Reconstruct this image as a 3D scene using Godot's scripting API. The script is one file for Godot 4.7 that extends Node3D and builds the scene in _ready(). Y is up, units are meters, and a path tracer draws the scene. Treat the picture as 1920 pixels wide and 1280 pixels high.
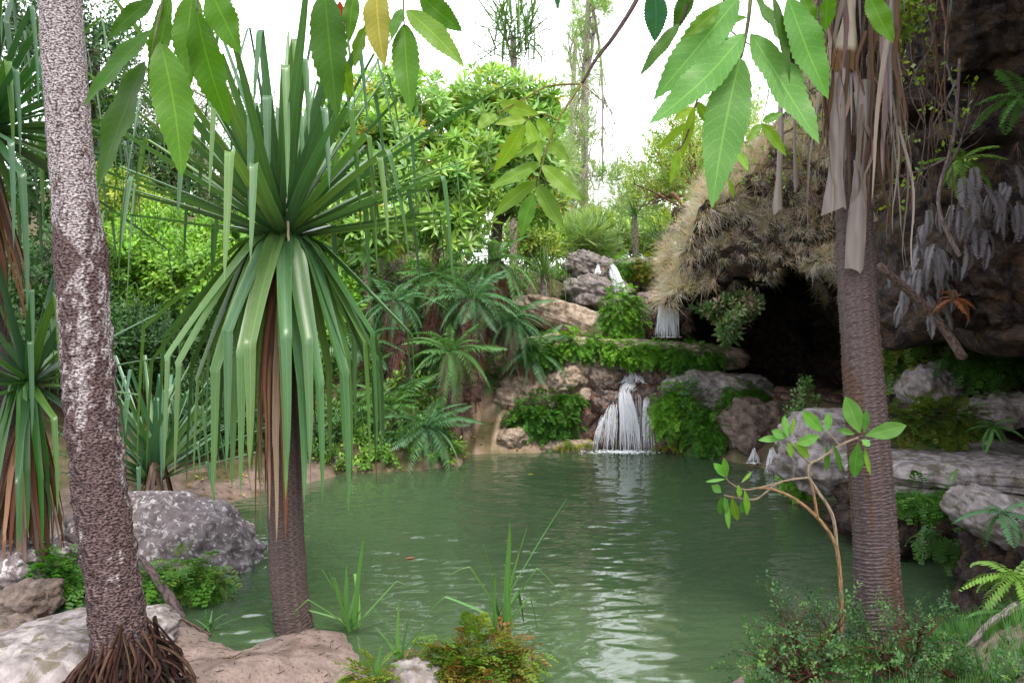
extends Node3D
# A natural rock pool with a small cascade, pandanus trees and a cave. Units are metres, the pool's surface is y = 0.
const F := 1507.0
const EYE := 2.4
var rng := RandomNumberGenerator.new()
var M := {}
var used := {}
var fbm := FastNoiseLite.new()
var fine := FastNoiseLite.new()
var low := FastNoiseLite.new()
var cliff_v := PackedVector3Array()
var cliff_n := PackedVector3Array()
var shore := PackedVector2Array()

# ------------------------------------------------------------------ helpers
func W(px: float, py: float, d: float) -> Vector3:
	return Vector3((px - 960.0) / F * d, EYE - (py - 600.0) / F * d, -d)

func lin(r: float, g: float, b: float, a := 1.0) -> Color:
	var c := Color(r, g, b).linear_to_srgb()
	c.a = a
	return c

func rr(a: float, b: float) -> float:
	return rng.randf_range(a, b)

func rdir() -> Vector3:
	var z := rr(-1, 1)
	var t := rr(0, TAU)
	var s := sqrt(1 - z * z)
	return Vector3(s * cos(t), z, s * sin(t))

func uname(n: String) -> String:
	if not used.has(n):
		used[n] = 0
		return n
	used[n] += 1
	return "%s_%03d" % [n, used[n]]

func thing(n: String, label: String, category: String, at := Vector3.ZERO, group := "") -> Node3D:
	var o := Node3D.new()
	o.name = uname(n)
	add_child(o)
	o.position = at
	o.set_meta("label", label)
	o.set_meta("category", category)
	if group != "":
		o.set_meta("group", group)
	return o

func part(p: Node, n: String, mesh: Mesh, mat: Material, t := Transform3D.IDENTITY) -> MeshInstance3D:
	var o := MeshInstance3D.new()
	o.name = n
	o.mesh = mesh
	o.material_override = mat
	o.transform = t
	p.add_child(o, true)
	return o

func setting(n: String, mesh: Mesh, mat: Material, label := "") -> MeshInstance3D:
	var o := part(self, uname(n), mesh, mat)
	o.set_meta("kind", "structure")
	if label != "":
		o.set_meta("label", label)
	return o

func many(p: Node, n: String, mesh: Mesh, mat: Material, xs: Array, cs: Array) -> MultiMeshInstance3D:
	var mm := MultiMesh.new()
	mm.transform_format = MultiMesh.TRANSFORM_3D
	mm.use_colors = true
	mm.mesh = mesh
	mm.instance_count = xs.size()
	for i in xs.size():
		mm.set_instance_transform(i, xs[i])
		mm.set_instance_color(i, cs[i])
	var o := MultiMeshInstance3D.new()
	o.name = n if p != self else uname(n)
	o.multimesh = mm
	o.material_override = mat
	o.set_meta("kind", "stuff")
	p.add_child(o, true)
	return o

func basis_y(y: Vector3, spin: float, s := 1.0) -> Basis:
	y = y.normalized()
	var x := y.cross(Vector3(0.31, 0.17, 0.93)).normalized()
	var z := x.cross(y)
	var c := cos(spin)
	var k := sin(spin)
	var x2 := x * c + z * k
	return Basis(x2 * s, y * s, x2.cross(y) * s)

func vary(c: Color, a := 0.25) -> Color:
	var k := 1.0 + rr(-a, a)
	return Color(c.r * k * (1.0 + rr(-a, a) * 0.5), c.g * k, c.b * k * (1.0 + rr(-a, a) * 0.5))

func pick(a: Array) -> Color:
	return vary(a[rng.randi() % a.size()])

class MB:
	var v := PackedVector3Array()
	var uv := PackedVector2Array()
	var c := PackedColorArray()
	var i := PackedInt32Array()
	func add(p: Vector3, u := Vector2.ZERO, col := Color.WHITE) -> int:
		v.append(p)
		uv.append(u)
		c.append(col)
		return v.size() - 1
	func tri(a: int, b: int, d: int) -> void:
		i.append(a)
		i.append(b)
		i.append(d)
	func quad(a: int, b: int, d: int, e: int) -> void:
		tri(a, b, d)
		tri(a, d, e)
	func mesh() -> ArrayMesh:
		var ar := []
		ar.resize(Mesh.ARRAY_MAX)
		ar[Mesh.ARRAY_VERTEX] = v
		ar[Mesh.ARRAY_TEX_UV] = uv
		ar[Mesh.ARRAY_COLOR] = c
		ar[Mesh.ARRAY_INDEX] = i
		var st := SurfaceTool.new()
		st.create_from_arrays(ar)
		st.generate_normals()
		return st.commit()

func smooth_path(pts: Array, per: int) -> Array:
	var out := []
	var n := pts.size()
	for k in n - 1:
		var a: Vector3 = pts[maxi(k - 1, 0)]
		var b: Vector3 = pts[k]
		var c: Vector3 = pts[k + 1]
		var d: Vector3 = pts[mini(k + 2, n - 1)]
		for j in per:
			out.append(b.cubic_interpolate(c, a, d, float(j) / per))
	out.append(pts[n - 1])
	return out

# a tapered tube; bump is a Callable(angle, metres along, t) -> radius factor
func tube(mb: MB, pts: Array, r0: float, r1: float, sides: int, col := Color.WHITE, bump = null, tint = null, cap := true) -> void:
	var n := pts.size()
	var along := 0.0
	var x := Vector3.ZERO
	var first := mb.v.size()
	for k in n:
		var p: Vector3 = pts[k]
		var t: Vector3 = ((pts[mini(k + 1, n - 1)] as Vector3) - (pts[maxi(k - 1, 0)] as Vector3)).normalized()
		if k == 0:
			x = t.cross(Vector3(0.1, 0.2, 1.0)).normalized()
		else:
			along += p.distance_to(pts[k - 1])
			x = (x - t * x.dot(t)).normalized()
		var y := t.cross(x)
		var f := float(k) / (n - 1)
		var r := lerpf(r0, r1, f)
		for s in sides + 1:
			var a := TAU * (s % sides) / sides
			var q := r
			if bump != null:
				q *= bump.call(a, along, f)
			var cc := col
			if tint != null:
				cc = tint.call(a, along, f)
			mb.add(p + (x * cos(a) + y * sin(a)) * q, Vector2(float(s) / sides, along), cc)
	for k in n - 1:
		for s in sides:
			var a := first + k * (sides + 1) + s
			mb.quad(a, a + 1, a + sides + 2, a + sides + 1)
	if cap:
		for e in [0, n - 1]:
			var ctr := mb.add(pts[e], Vector2(0.5, 0.5), mb.c[first + e * (sides + 1)])
			for s in sides:
				var a: int = first + e * (sides + 1) + s
				if e == 0:
					mb.tri(ctr, a + 1, a)
				else:
					mb.tri(ctr, a, a + 1)

func tube_mesh(pts: Array, r0: float, r1: float, sides: int, col := Color.WHITE, bump = null, tint = null) -> ArrayMesh:
	var mb := MB.new()
	tube(mb, pts, r0, r1, sides, col, bump, tint)
	return mb.mesh()

# ------------------------------------------------------------------ materials
func noise_tex(freq: float, cols: Array, offs: Array, size := 512, type := FastNoiseLite.TYPE_SIMPLEX_SMOOTH, oct := 5, sd := 1, warp := 0.0, gain := 0.6) -> NoiseTexture2D:
	var t := NoiseTexture2D.new()
	t.width = size
	t.height = size
	t.seamless = true
	var n := FastNoiseLite.new()
	n.seed = sd
	n.noise_type = type
	n.frequency = freq
	n.fractal_octaves = oct
	n.fractal_gain = gain
	if warp > 0.0:
		n.domain_warp_enabled = true
		n.domain_warp_amplitude = warp
		n.domain_warp_frequency = freq
	t.noise = n
	if cols.size() > 0:
		var g := Gradient.new()
		g.offsets = PackedFloat32Array(offs)
		g.colors = PackedColorArray(cols)
		t.color_ramp = g
	return t

func base_mat(n: String, rough := 0.8) -> StandardMaterial3D:
	var m := StandardMaterial3D.new()
	m.resource_name = n
	m.roughness = rough
	m.vertex_color_use_as_albedo = true
	m.metallic_specular = 0.25 if rough > 0.7 else 0.5
	M[n] = m
	return m

func tri(m: StandardMaterial3D, s: float) -> void:
	m.uv1_triplanar = true
	m.uv1_world_triplanar = true
	m.uv1_scale = Vector3(s, s, s)

func rock_mat(n: String, cols: Array, s: float, rough: float, sd: int, relief := 2.5) -> StandardMaterial3D:
	var m := base_mat(n, rough)
	m.albedo_texture = noise_tex(0.010, cols, [0.22, 0.42, 0.58, 0.80], 1024, FastNoiseLite.TYPE_SIMPLEX_SMOOTH, 8, sd, 30.0, 0.66)
	m.heightmap_enabled = true
	m.heightmap_texture = M.rock_height
	m.heightmap_scale = relief
	tri(m, s)
	return m

func patches(m: StandardMaterial3D, c: Color, lo: float, hi: float, s: float, sd: int, freq := 0.02) -> void:
	var c0 := c
	c0.a = 0.0
	m.detail_enabled = true
	m.detail_albedo = noise_tex(freq, [c0, c0, c, c], [0.0, lo, hi, 1.0], 512, FastNoiseLite.TYPE_SIMPLEX_SMOOTH, 6, sd, 12.0)
	m.detail_uv_layer = BaseMaterial3D.DETAIL_UV_2
	m.uv2_triplanar = true
	m.uv2_world_triplanar = true
	m.uv2_scale = Vector3(s, s, s)

func leaf_mat(n: String, rough: float, through: float, tex: Texture2D = null) -> StandardMaterial3D:
	var m := base_mat(n, rough)
	m.backlight_enabled = true
	m.backlight = lin(through * 0.9, through, through * 0.35)
	if tex:
		m.albedo_texture = tex
	return m

func leaf_texture() -> ImageTexture:
	# flat print of one leaf: pale midrib, side veins, mottling
	var im := Image.create(128, 256, false, Image.FORMAT_RGBA8)
	for y in 256:
		for x in 128:
			var u := absf(x / 63.5 - 1.0)
			var v := y / 255.0
			var k := 0.92 + 0.22 * fine.get_noise_2d(x * 6.0, y * 6.0)
			var vein := fposmod(v * 13.0 - u * 1.6 + 0.15 * fine.get_noise_2d(x * 1.5, y * 1.5), 1.0)
			if vein < 0.09:
				k += 0.28
			var c := Color(k, k, k)
			if u < 0.055:
				c = Color(1.55, 1.4, 1.3) * 0.95
			elif fine.get_noise_2d(x * 3.0 + 400.0, y * 3.0) > 0.52:
				c = c * Color(1.3, 1.0, 0.6)
			im.set_pixel(x, y, Color(minf(c.r * 0.62, 1), minf(c.g * 0.62, 1), minf(c.b * 0.62, 1)).linear_to_srgb())
	return ImageTexture.create_from_image(im)

func blade_texture() -> ImageTexture:
	# lengthwise veins of a strap leaf, pale keel, small yellow scars
	var im := Image.create(64, 256, false, Image.FORMAT_RGBA8)
	for y in 256:
		for x in 64:
			var u := absf(x / 31.5 - 1.0)
			var k := 0.86 + 0.2 * fine.get_noise_2d(x * 14.0, y * 0.35) + 0.12 * fine.get_noise_2d(x * 3.0, y * 2.0)
			var c := Color(k, k, k)
			if u < 0.1:
				c = Color(1.25, 1.15, 1.0)
			elif u > 0.9:
				c = Color(1.3, 1.12, 0.8)
			elif fine.get_noise_2d(x * 4.0, y * 1.6 + 900.0) > 0.5:
				c = Color(1.3, 1.05, 0.6)
			im.set_pixel(x, y, Color(minf(c.r * 0.75, 1), minf(c.g * 0.75, 1), minf(c.b * 0.75, 1)).linear_to_srgb())
	return ImageTexture.create_from_image(im)

func make_materials() -> void:
	M.rock_height = noise_tex(0.014, [], [], 1024, FastNoiseLite.TYPE_SIMPLEX_SMOOTH, 8, 5, 25.0, 0.72)
	M.fine_height = noise_tex(0.05, [], [], 512, FastNoiseLite.TYPE_SIMPLEX_SMOOTH, 5, 6)
	var grey := rock_mat("grey_rock", [lin(0.085, 0.07, 0.072), lin(0.15, 0.13, 0.132), lin(0.215, 0.19, 0.19), lin(0.30, 0.27, 0.265)], 0.55, 0.85, 11, 1.6)
	patches(grey, lin(0.09, 0.075, 0.05), 0.60, 0.68, 0.5, 31)
	var lich := rock_mat("lichen_rock", [lin(0.06, 0.05, 0.05), lin(0.10, 0.08, 0.085), lin(0.14, 0.115, 0.12), lin(0.19, 0.165, 0.165)], 0.8, 0.85, 12, 1.0)
	patches(lich, lin(0.48, 0.46, 0.46), 0.655, 0.68, 0.8, 32, 0.024)
	var tan_ := rock_mat("tan_rock", [lin(0.10, 0.072, 0.052), lin(0.22, 0.165, 0.125), lin(0.32, 0.255, 0.20), lin(0.42, 0.35, 0.29)], 0.6, 0.9, 13, 1.6)
	patches(tan_, lin(0.13, 0.09, 0.06), 0.60, 0.70, 0.6, 33)
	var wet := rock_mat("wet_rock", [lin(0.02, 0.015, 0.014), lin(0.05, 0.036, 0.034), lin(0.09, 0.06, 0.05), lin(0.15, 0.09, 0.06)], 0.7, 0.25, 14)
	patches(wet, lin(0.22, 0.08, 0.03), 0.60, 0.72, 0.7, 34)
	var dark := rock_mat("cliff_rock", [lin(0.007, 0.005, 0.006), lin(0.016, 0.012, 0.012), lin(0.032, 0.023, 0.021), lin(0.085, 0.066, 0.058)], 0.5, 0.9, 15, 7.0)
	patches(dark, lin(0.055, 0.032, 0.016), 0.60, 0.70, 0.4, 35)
	var red := rock_mat("red_stone", [lin(0.04, 0.026, 0.02), lin(0.075, 0.05, 0.04), lin(0.11, 0.078, 0.062), lin(0.17, 0.125, 0.10)], 0.8, 0.7, 16)
	var sand := rock_mat("sand", [lin(0.50, 0.50, 0.50), lin(0.72, 0.72, 0.72), lin(0.86, 0.86, 0.86), lin(1, 1, 1)], 0.5, 0.95, 17, 1.2)
	patches(sand, lin(0.10, 0.07, 0.05), 0.66, 0.71, 1.3, 36, 0.045)
	# bark
	var b1 := base_mat("lichen_bark", 0.9)
	b1.albedo_texture = noise_tex(0.03, [lin(0.05, 0.035, 0.035), lin(0.17, 0.14, 0.145), lin(0.27, 0.235, 0.245), lin(0.46, 0.43, 0.43)], [0.28, 0.42, 0.52, 0.76], 512, FastNoiseLite.TYPE_SIMPLEX_SMOOTH, 5, 21, 14.0)
	b1.heightmap_enabled = true
	b1.heightmap_texture = noise_tex(0.03, [], [], 512, FastNoiseLite.TYPE_SIMPLEX_SMOOTH, 5, 21, 14.0)
	b1.heightmap_scale = 1.3
	b1.uv1_scale = Vector3(2, 4.5, 1)
	var b2 := base_mat("ringed_bark", 0.75)
	b2.albedo_texture = noise_tex(0.035, [lin(0.035, 0.022, 0.02), lin(0.085, 0.058, 0.055), lin(0.13, 0.10, 0.10), lin(0.23, 0.19, 0.195)], [0.25, 0.42, 0.56, 0.75], 512, FastNoiseLite.TYPE_SIMPLEX_SMOOTH, 5, 22, 8.0)
	b2.heightmap_enabled = true
	b2.heightmap_texture = M.fine_height
	b2.heightmap_scale = 0.8
	b2.uv1_scale = Vector3(1, 13.0, 1)
	var b3 := base_mat("plain_bark", 0.85)
	b3.albedo_texture = noise_tex(0.03, [lin(0.35, 0.35, 0.35), lin(0.6, 0.6, 0.6), lin(0.85, 0.85, 0.85), lin(1, 1, 1)], [0.25, 0.42, 0.56, 0.75], 256, FastNoiseLite.TYPE_SIMPLEX_SMOOTH, 5, 23, 8.0)
	b3.heightmap_enabled = true
	b3.heightmap_texture = M.fine_height
	b3.heightmap_scale = 0.8
	b3.uv1_scale = Vector3(1, 1.5, 1)
	# leaves
	leaf_mat("leaf", 0.38, 0.8)
	leaf_mat("soft_leaf", 0.55, 0.8)
	leaf_mat("big_leaf", 0.45, 0.9, leaf_texture()).metallic_specular = 0.32
	leaf_mat("strap", 0.36, 0.55, blade_texture())
	leaf_mat("dry_strap", 0.75, 0.35, blade_texture())
	leaf_mat("dry", 0.85, 0.45)
	# water
	var w := StandardMaterial3D.new()
	w.resource_name = "pool_water"
	w.albedo_color = lin(0.044, 0.074, 0.036)
	w.albedo_color.a = 0.86
	w.transparency = BaseMaterial3D.TRANSPARENCY_ALPHA
	w.roughness = 0.03
	w.metallic_specular = 0.5
	M.pool = w
	var fw := StandardMaterial3D.new()
	fw.resource_name = "falling_water"
	fw.albedo_color = Color(0.93, 0.94, 0.96, 0.38)
	fw.transparency = BaseMaterial3D.TRANSPARENCY_ALPHA
	fw.roughness = 0.35
	M.fall = fw
	var fo := StandardMaterial3D.new()
	fo.resource_name = "foam"
	fo.albedo_color = Color(0.93, 0.94, 0.95, 0.8)
	fo.transparency = BaseMaterial3D.TRANSPARENCY_ALPHA
	fo.roughness = 0.5
	M.foam = fo

# ------------------------------------------------------------------ ground
func shore_dist(x: float, d: float) -> float:
	var p := Vector2(x, d)
	var best := 1e9
	var inside := false
	var n := shore.size()
	var b: Vector2 = shore[n - 1]
	for k in n:
		var a: Vector2 = shore[k]
		var ab := b - a
		var t := clampf((p - a).dot(ab) / ab.length_squared(), 0.0, 1.0)
		best = minf(best, p.distance_squared_to(a + ab * t))
		if (a.y > d) != (b.y > d) and x < (b.x - a.x) * (d - a.y) / (b.y - a.y) + a.x:
			inside = not inside
		b = a
	var r := sqrt(best)
	return -r if inside else r

func ground_height(x: float, d: float) -> float:
	var s := shore_dist(x, d)
	var nz := fbm.get_noise_2d(x * 1.3, d * 1.3)
	if s < 0.0:
		return -minf(1.3, -s * 0.75) - 0.02 + nz * 0.05
	var near := smoothstep(9.5, 7.0, d)
	var flat_h := minf(s * 0.22, 0.35) + smoothstep(2.5, 3.3, x) * minf(s * 0.35, 0.32)
	var left := smoothstep(-2.2, -4.2, x)
	var slope := lerpf(1.0, 0.36, left)
	if x < -3.0 and d < 12.0:
		slope *= lerpf(0.3, 1.0, smoothstep(9.0, 12.0, d))
	var cap := lerpf(3.3, 6.5, left)
	var hill := minf(s * slope, cap) + maxf(0.0, s * slope - cap) * 0.06
	if x > 3.0:
		hill = lerpf(hill, minf(hill, 1.0), smoothstep(3.0, 4.5, x) * smoothstep(22.0, 18.0, d))
	var h := lerpf(hill, flat_h, near) + 0.02
	return h + nz * minf(0.12 + s * 0.05, 0.3) * minf(s * 3.0, 1.0)

func make_ground() -> void:
	for q in [[330, 1140], [400, 1205], [455, 1222], [520, 1195], [590, 1180], [650, 1192], [680, 1255], [735, 1330], [900, 1350], [1000, 1345], [1200, 1345], [1345, 1310], [1400, 1250], [1500, 1215], [1650, 1225], [1800, 1210], [1960, 1130], [2060, 1030], [1900, 960], [1640, 930], [1500, 893], [1440, 880], [1320, 852], [1230, 838], [1100, 838], [1000, 848], [870, 852], [870, 870], [800, 880], [640, 890], [500, 925], [425, 945], [395, 985], [430, 1010], [410, 1070], [300, 1105], [150, 1110], [0, 1120], [-150, 1130], [-150, 1150], [0, 1165], [200, 1150]]:
		var d: float = F * EYE / (q[1] - 600.0)
		shore.append(Vector2((q[0] - 960.0) / F * d, d))
	var xs := PackedFloat32Array()
	var ds := PackedFloat32Array()
	for k in 201:
		var t := (k - 100) / 100.0
		xs.append(8.0 * t + 52.0 * pow(absf(t), 5.0) * signf(t))
	for k in 231:
		var t := k / 230.0
		ds.append(-2.0 + 19.0 * t + 80.0 * pow(t, 7.0))
	var mb := MB.new()
	for j in ds.size():
		for i in xs.size():
			var x := xs[i]
			var d := ds[j]
			var h := ground_height(x, d)
			var k := fbm.get_noise_2d(x * 2.0 + 50, d * 2.0) + 0.5 * fine.get_noise_2d(x * 40.0, d * 40.0)
			var c := Color(0.22, 0.165, 0.15)
			if d > 9.0 and not (x > -2.6 and x < 0.9 and d < 16.2 and d > 13.0 and k > (-0.3 if x > -1.0 else 0.12)) and not (x < -2.6 and h < 0.35 and k > -0.1):
				c = Color(0.10, 0.075, 0.05) if k > 0.0 else Color(0.07, 0.065, 0.03)
			elif d > 9.0:
				c = Color(0.32, 0.235, 0.175) if x > -2.6 else Color(0.19, 0.14, 0.12)
			if h < -0.03:
				c = Color(0.20, 0.17, 0.10)
			elif d < 9.0 and k > 0.30:
				c = Color(0.14, 0.10, 0.09)
			mb.add(Vector3(x, h, -d), Vector2(x, d), c)
	var nx := xs.size()
	for j in ds.size() - 1:
		for i in nx - 1:
			var a := j * nx + i
			mb.quad(a, a + nx, a + nx + 1, a + 1)
	setting("ground", mb.mesh(), M.sand, "sandy bank and hillside round the pool")

func wave(x: float, d: float) -> float:
	var r := Vector2(x - 2.05, d - 14.6).length()
	var h := 0.0045 * sin(r * 11.0 + 1.5 * low.get_noise_2d(x * 30.0, d * 30.0)) / (0.7 + r * 0.22)
	h += 0.0040 * fine.get_noise_2d(x * 30.0, d * 75.0)
	h += 0.0060 * fbm.get_noise_2d(x * 5.0, d * 12.0)
	return h

func make_water() -> void:
	var mb := MB.new()
	var nx := 280
	var nd := 330
	for j in nd + 1:
		var d := 4.3 + 11.2 * j / nd
		for i in nx + 1:
			var x := -5.2 + 11.4 * i / nx
			mb.add(Vector3(x, wave(x, d), -d), Vector2(x, d))
	for j in nd:
		for i in nx:
			var a := j * (nx + 1) + i
			mb.quad(a, a + nx + 1, a + nx + 2, a + 1)
	setting("pool_water", mb.mesh(), M.pool, "still green water of the rock pool")

# ------------------------------------------------------------------ rocks
func rock_mesh(size: Vector3, sd: int, n := 20, box := 2.6, amp := 0.16, strata := 0.0) -> ArrayMesh:
	var mb := MB.new()
	var off := Vector3(sd * 13.7, sd * 7.1, sd * 3.3)
	var mean := (size.x + size.y + size.z) / 3.0
	var axes := [[Vector3.RIGHT, Vector3.UP, Vector3.BACK], [Vector3.LEFT, Vector3.UP, Vector3.FORWARD], [Vector3.UP, Vector3.BACK, Vector3.RIGHT], [Vector3.DOWN, Vector3.FORWARD, Vector3.RIGHT], [Vector3.BACK, Vector3.UP, Vector3.LEFT], [Vector3.FORWARD, Vector3.UP, Vector3.RIGHT]]
	for f in axes:
		var nrm: Vector3 = f[0]
		var u: Vector3 = f[1]
		var w: Vector3 = f[2]
		var first := mb.v.size()
		for j in n + 1:
			for i in n + 1:
				var q := nrm + u * (2.0 * j / n - 1.0) + w * (2.0 * i / n - 1.0)
				q = Vector3(tan(q.x * 0.7854), tan(q.y * 0.7854), tan(q.z * 0.7854))
				var l := pow(pow(absf(q.x), box) + pow(absf(q.y), box) + pow(absf(q.z), box), 1.0 / box)
				var p := q / l
				var s := p * size
				var e := s / mean
				var k := 1.0 + amp * (fbm.get_noise_3dv(e * 2.2 + off) * 1.6 + 0.5 * fbm.get_noise_3dv(e * 6.0 + off) - 0.7 * maxf(0.0, 0.12 - absf(low.get_noise_3dv(e * 26.0 + off))) * 4.0)
				if strata > 0.0:
					var yy := s.y + 0.05 * fbm.get_noise_3dv(s * 1.5 + off)
					k += strata * (fine.get_noise_1d(yy * 260.0 + sd * 50.0) * 0.8 + 0.3 * fine.get_noise_1d(yy * 700.0))
				var out := (s * k).snapped(Vector3(0.0002, 0.0002, 0.0002))
				mb.add(out, Vector2(i, j) / n)
		for j in n:
			for i in n:
				var a := first + j * (n + 1) + i
				mb.quad(a, a + n + 1, a + n + 2, a + 1)
	return mb.mesh()

# px, py: centre in the picture; wpx, hpx: size there; deep: thickness away from the camera
func rock(n: String, label: String, px: float, py: float, d: float, wpx: float, hpx: float, deep: float, mat: String, sd: int, tilt := 0.0, turn := 0.0, box := 2.6, amp := 0.16, strata := 0.0, res := 20) -> Node3D:
	var c := W(px, py, d)
	var sz := Vector3(wpx, hpx, 0) * d / F * 0.5
	sz.z = deep * 0.5
	var o := part(self, uname(n), rock_mesh(sz, sd, res, box, amp, strata), M[mat])
	o.transform = Transform3D(Basis.from_euler(Vector3(0, deg_to_rad(turn), deg_to_rad(tilt))), c)
	o.set_meta("label", label)
	o.set_meta("category", "rock")
	return o

func smin(a: float, b: float, k: float) -> float:
	var h := maxf(k - absf(a - b), 0.0) / k
	return minf(a, b) - h * h * k * 0.25

func cliff_top(x: float) -> float:
	if x < 3.0:
		return lerpf(2.95, 3.75, (x - 2.4) / 0.6)
	if x < 3.7:
		return lerpf(3.75, 4.55, (x - 3.0) / 0.7)
	if x < 5.0:
		return lerpf(4.55, 5.6, (x - 3.7) / 1.3)
	return minf(5.6 + (x - 5.0) * 0.8, 8.0)

func cliff_sdf(x: float, y: float, d: float) -> float:
	var xb := 4.55 + 0.22 * sin(d * 1.3) + maxf(0.0, d - 9.5) * 0.28 - clampf(y - 3.2, 0.0, 4.0) * 0.10 - clampf(y - 6.0, 0.0, 2.0) * 1.2 * smoothstep(11.0, 8.5, d)
	var b := maxf(maxf((xb - x) * 0.95, 2.45 + 0.12 * sin(x * 2.1 + d) - y), maxf(3.0 - d, y - 9.5))
	var front := 12.9 - clampf((x - 2.4) * 0.35, 0.0, 1.0)
	var a := maxf(maxf(2.72 + clampf((x - 2.4) * 0.36, 0.0, 1.1) - y, (y - cliff_top(x)) * 0.75), maxf(maxf(2.72, 0.195 * d + 0.1) - x, front - d))
	var back := maxf(18.0 - d, maxf(y - 4.0, 3.7 - x))
	var left := maxf(maxf(x - 4.1, 3.3 - x), maxf(16.6 - d, y - 2.9))
	var floor_ := maxf(y - 0.9, maxf(15.0 - d, 3.2 - x))
	var slope := maxf(y - minf(0.9 + (d - 9.0) * 0.42, 2.1), maxf(4.3 + (d - 9.0) * 0.4 - x, maxf(8.7 - d, d - 11.8)))
	var right := 7.0 - x
	var s := smin(a, b, 0.5)
	s = smin(s, smin(back, smin(left, floor_, 0.3), 0.3), 0.4)
	s = smin(s, smin(slope, right, 0.4), 0.3)
	return s

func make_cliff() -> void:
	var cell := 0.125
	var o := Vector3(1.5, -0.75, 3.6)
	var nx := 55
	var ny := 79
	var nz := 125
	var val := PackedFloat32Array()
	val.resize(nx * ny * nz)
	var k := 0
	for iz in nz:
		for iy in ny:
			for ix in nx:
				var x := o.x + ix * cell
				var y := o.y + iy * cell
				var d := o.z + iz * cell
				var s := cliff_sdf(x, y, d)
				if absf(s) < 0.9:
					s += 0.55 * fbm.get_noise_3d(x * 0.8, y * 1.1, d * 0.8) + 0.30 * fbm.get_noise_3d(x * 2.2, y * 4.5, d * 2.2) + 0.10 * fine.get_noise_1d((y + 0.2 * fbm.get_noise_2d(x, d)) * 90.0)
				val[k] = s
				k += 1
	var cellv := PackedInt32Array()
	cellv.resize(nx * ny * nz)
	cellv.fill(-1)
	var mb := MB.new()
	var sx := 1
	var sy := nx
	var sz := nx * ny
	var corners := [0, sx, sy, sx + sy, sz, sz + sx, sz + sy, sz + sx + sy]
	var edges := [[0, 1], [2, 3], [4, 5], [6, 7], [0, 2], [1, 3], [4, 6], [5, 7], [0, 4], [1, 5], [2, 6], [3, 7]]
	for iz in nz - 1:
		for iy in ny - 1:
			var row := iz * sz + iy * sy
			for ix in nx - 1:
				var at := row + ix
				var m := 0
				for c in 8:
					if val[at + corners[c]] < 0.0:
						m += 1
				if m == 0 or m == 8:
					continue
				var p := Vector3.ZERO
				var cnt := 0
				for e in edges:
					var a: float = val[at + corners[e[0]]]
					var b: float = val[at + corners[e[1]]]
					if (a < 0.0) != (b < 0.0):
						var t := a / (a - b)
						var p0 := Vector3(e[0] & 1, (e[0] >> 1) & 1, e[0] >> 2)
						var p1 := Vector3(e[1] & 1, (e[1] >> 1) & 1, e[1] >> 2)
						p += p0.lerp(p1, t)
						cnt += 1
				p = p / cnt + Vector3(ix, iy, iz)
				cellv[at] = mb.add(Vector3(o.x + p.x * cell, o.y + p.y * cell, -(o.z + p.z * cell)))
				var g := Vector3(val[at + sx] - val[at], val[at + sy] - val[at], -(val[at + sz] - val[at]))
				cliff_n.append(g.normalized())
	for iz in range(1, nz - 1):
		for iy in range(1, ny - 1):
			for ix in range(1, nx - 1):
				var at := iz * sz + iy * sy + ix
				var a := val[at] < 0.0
				for ax in 3:
					var step: int = [sx, sy, sz][ax]
					if a == (val[at + step] < 0.0):
						continue
					var u: int = [sy, sz, sx][ax]
					var w: int = [sz, sx, sy][ax]
					var q := [cellv[at], cellv[at - u], cellv[at - u - w], cellv[at - w]]
					if q.min() < 0:
						continue
					if a:
						mb.quad(q[0], q[1], q[2], q[3])
					else:
						mb.quad(q[3], q[2], q[1], q[0])
	cliff_v = mb.v
	var c := part(self, "cliff", mb.mesh(), M.cliff_rock)
	c.set_meta("kind", "structure")
	c.set_meta("label", "dark overhanging cliff with a black cave under it")

# ------------------------------------------------------------------ leaf shapes
func lens(mb: MB, base: Vector3, dir: Vector3, up: Vector3, l: float, w: float, droop: float, col := Color.WHITE) -> void:
	# one small leaf: four folded triangles
	var side := dir.cross(up).normalized() * w * 0.5
	var n := side.cross(dir).normalized()
	var a := mb.add(base, Vector2(0.5, 0), col)
	var mid := base + dir * l * 0.55 - n * (droop * l * 0.3)
	var m := mb.add(mid - n * w * 0.12, Vector2(0.5, 0.5), col)
	var p := mb.add(mid + side, Vector2(1, 0.5), col)
	var q := mb.add(mid - side, Vector2(0, 0.5), col)
	var t := mb.add(base + dir * l - n * droop * l, Vector2(0.5, 1), col)
	mb.tri(a, p, m)
	mb.tri(a, m, q)
	mb.tri(m, p, t)
	mb.tri(m, t, q)

func rosette(n: int, l: float, w: float, e0: float, e1: float) -> ArrayMesh:
	var mb := MB.new()
	for k in n:
		var a := k * 2.4 + rr(-0.3, 0.3)
		var e := lerpf(e0, e1, float(k) / n) + rr(-0.15, 0.15)
		var dir := Vector3(cos(a) * cos(e), sin(e), sin(a) * cos(e))
		lens(mb, dir * 0.02, dir, Vector3.UP, l * rr(0.75, 1.15), w * rr(0.8, 1.2), rr(0.0, 0.3), Color.WHITE * rr(0.85, 1.15))
	return mb.mesh()

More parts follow.
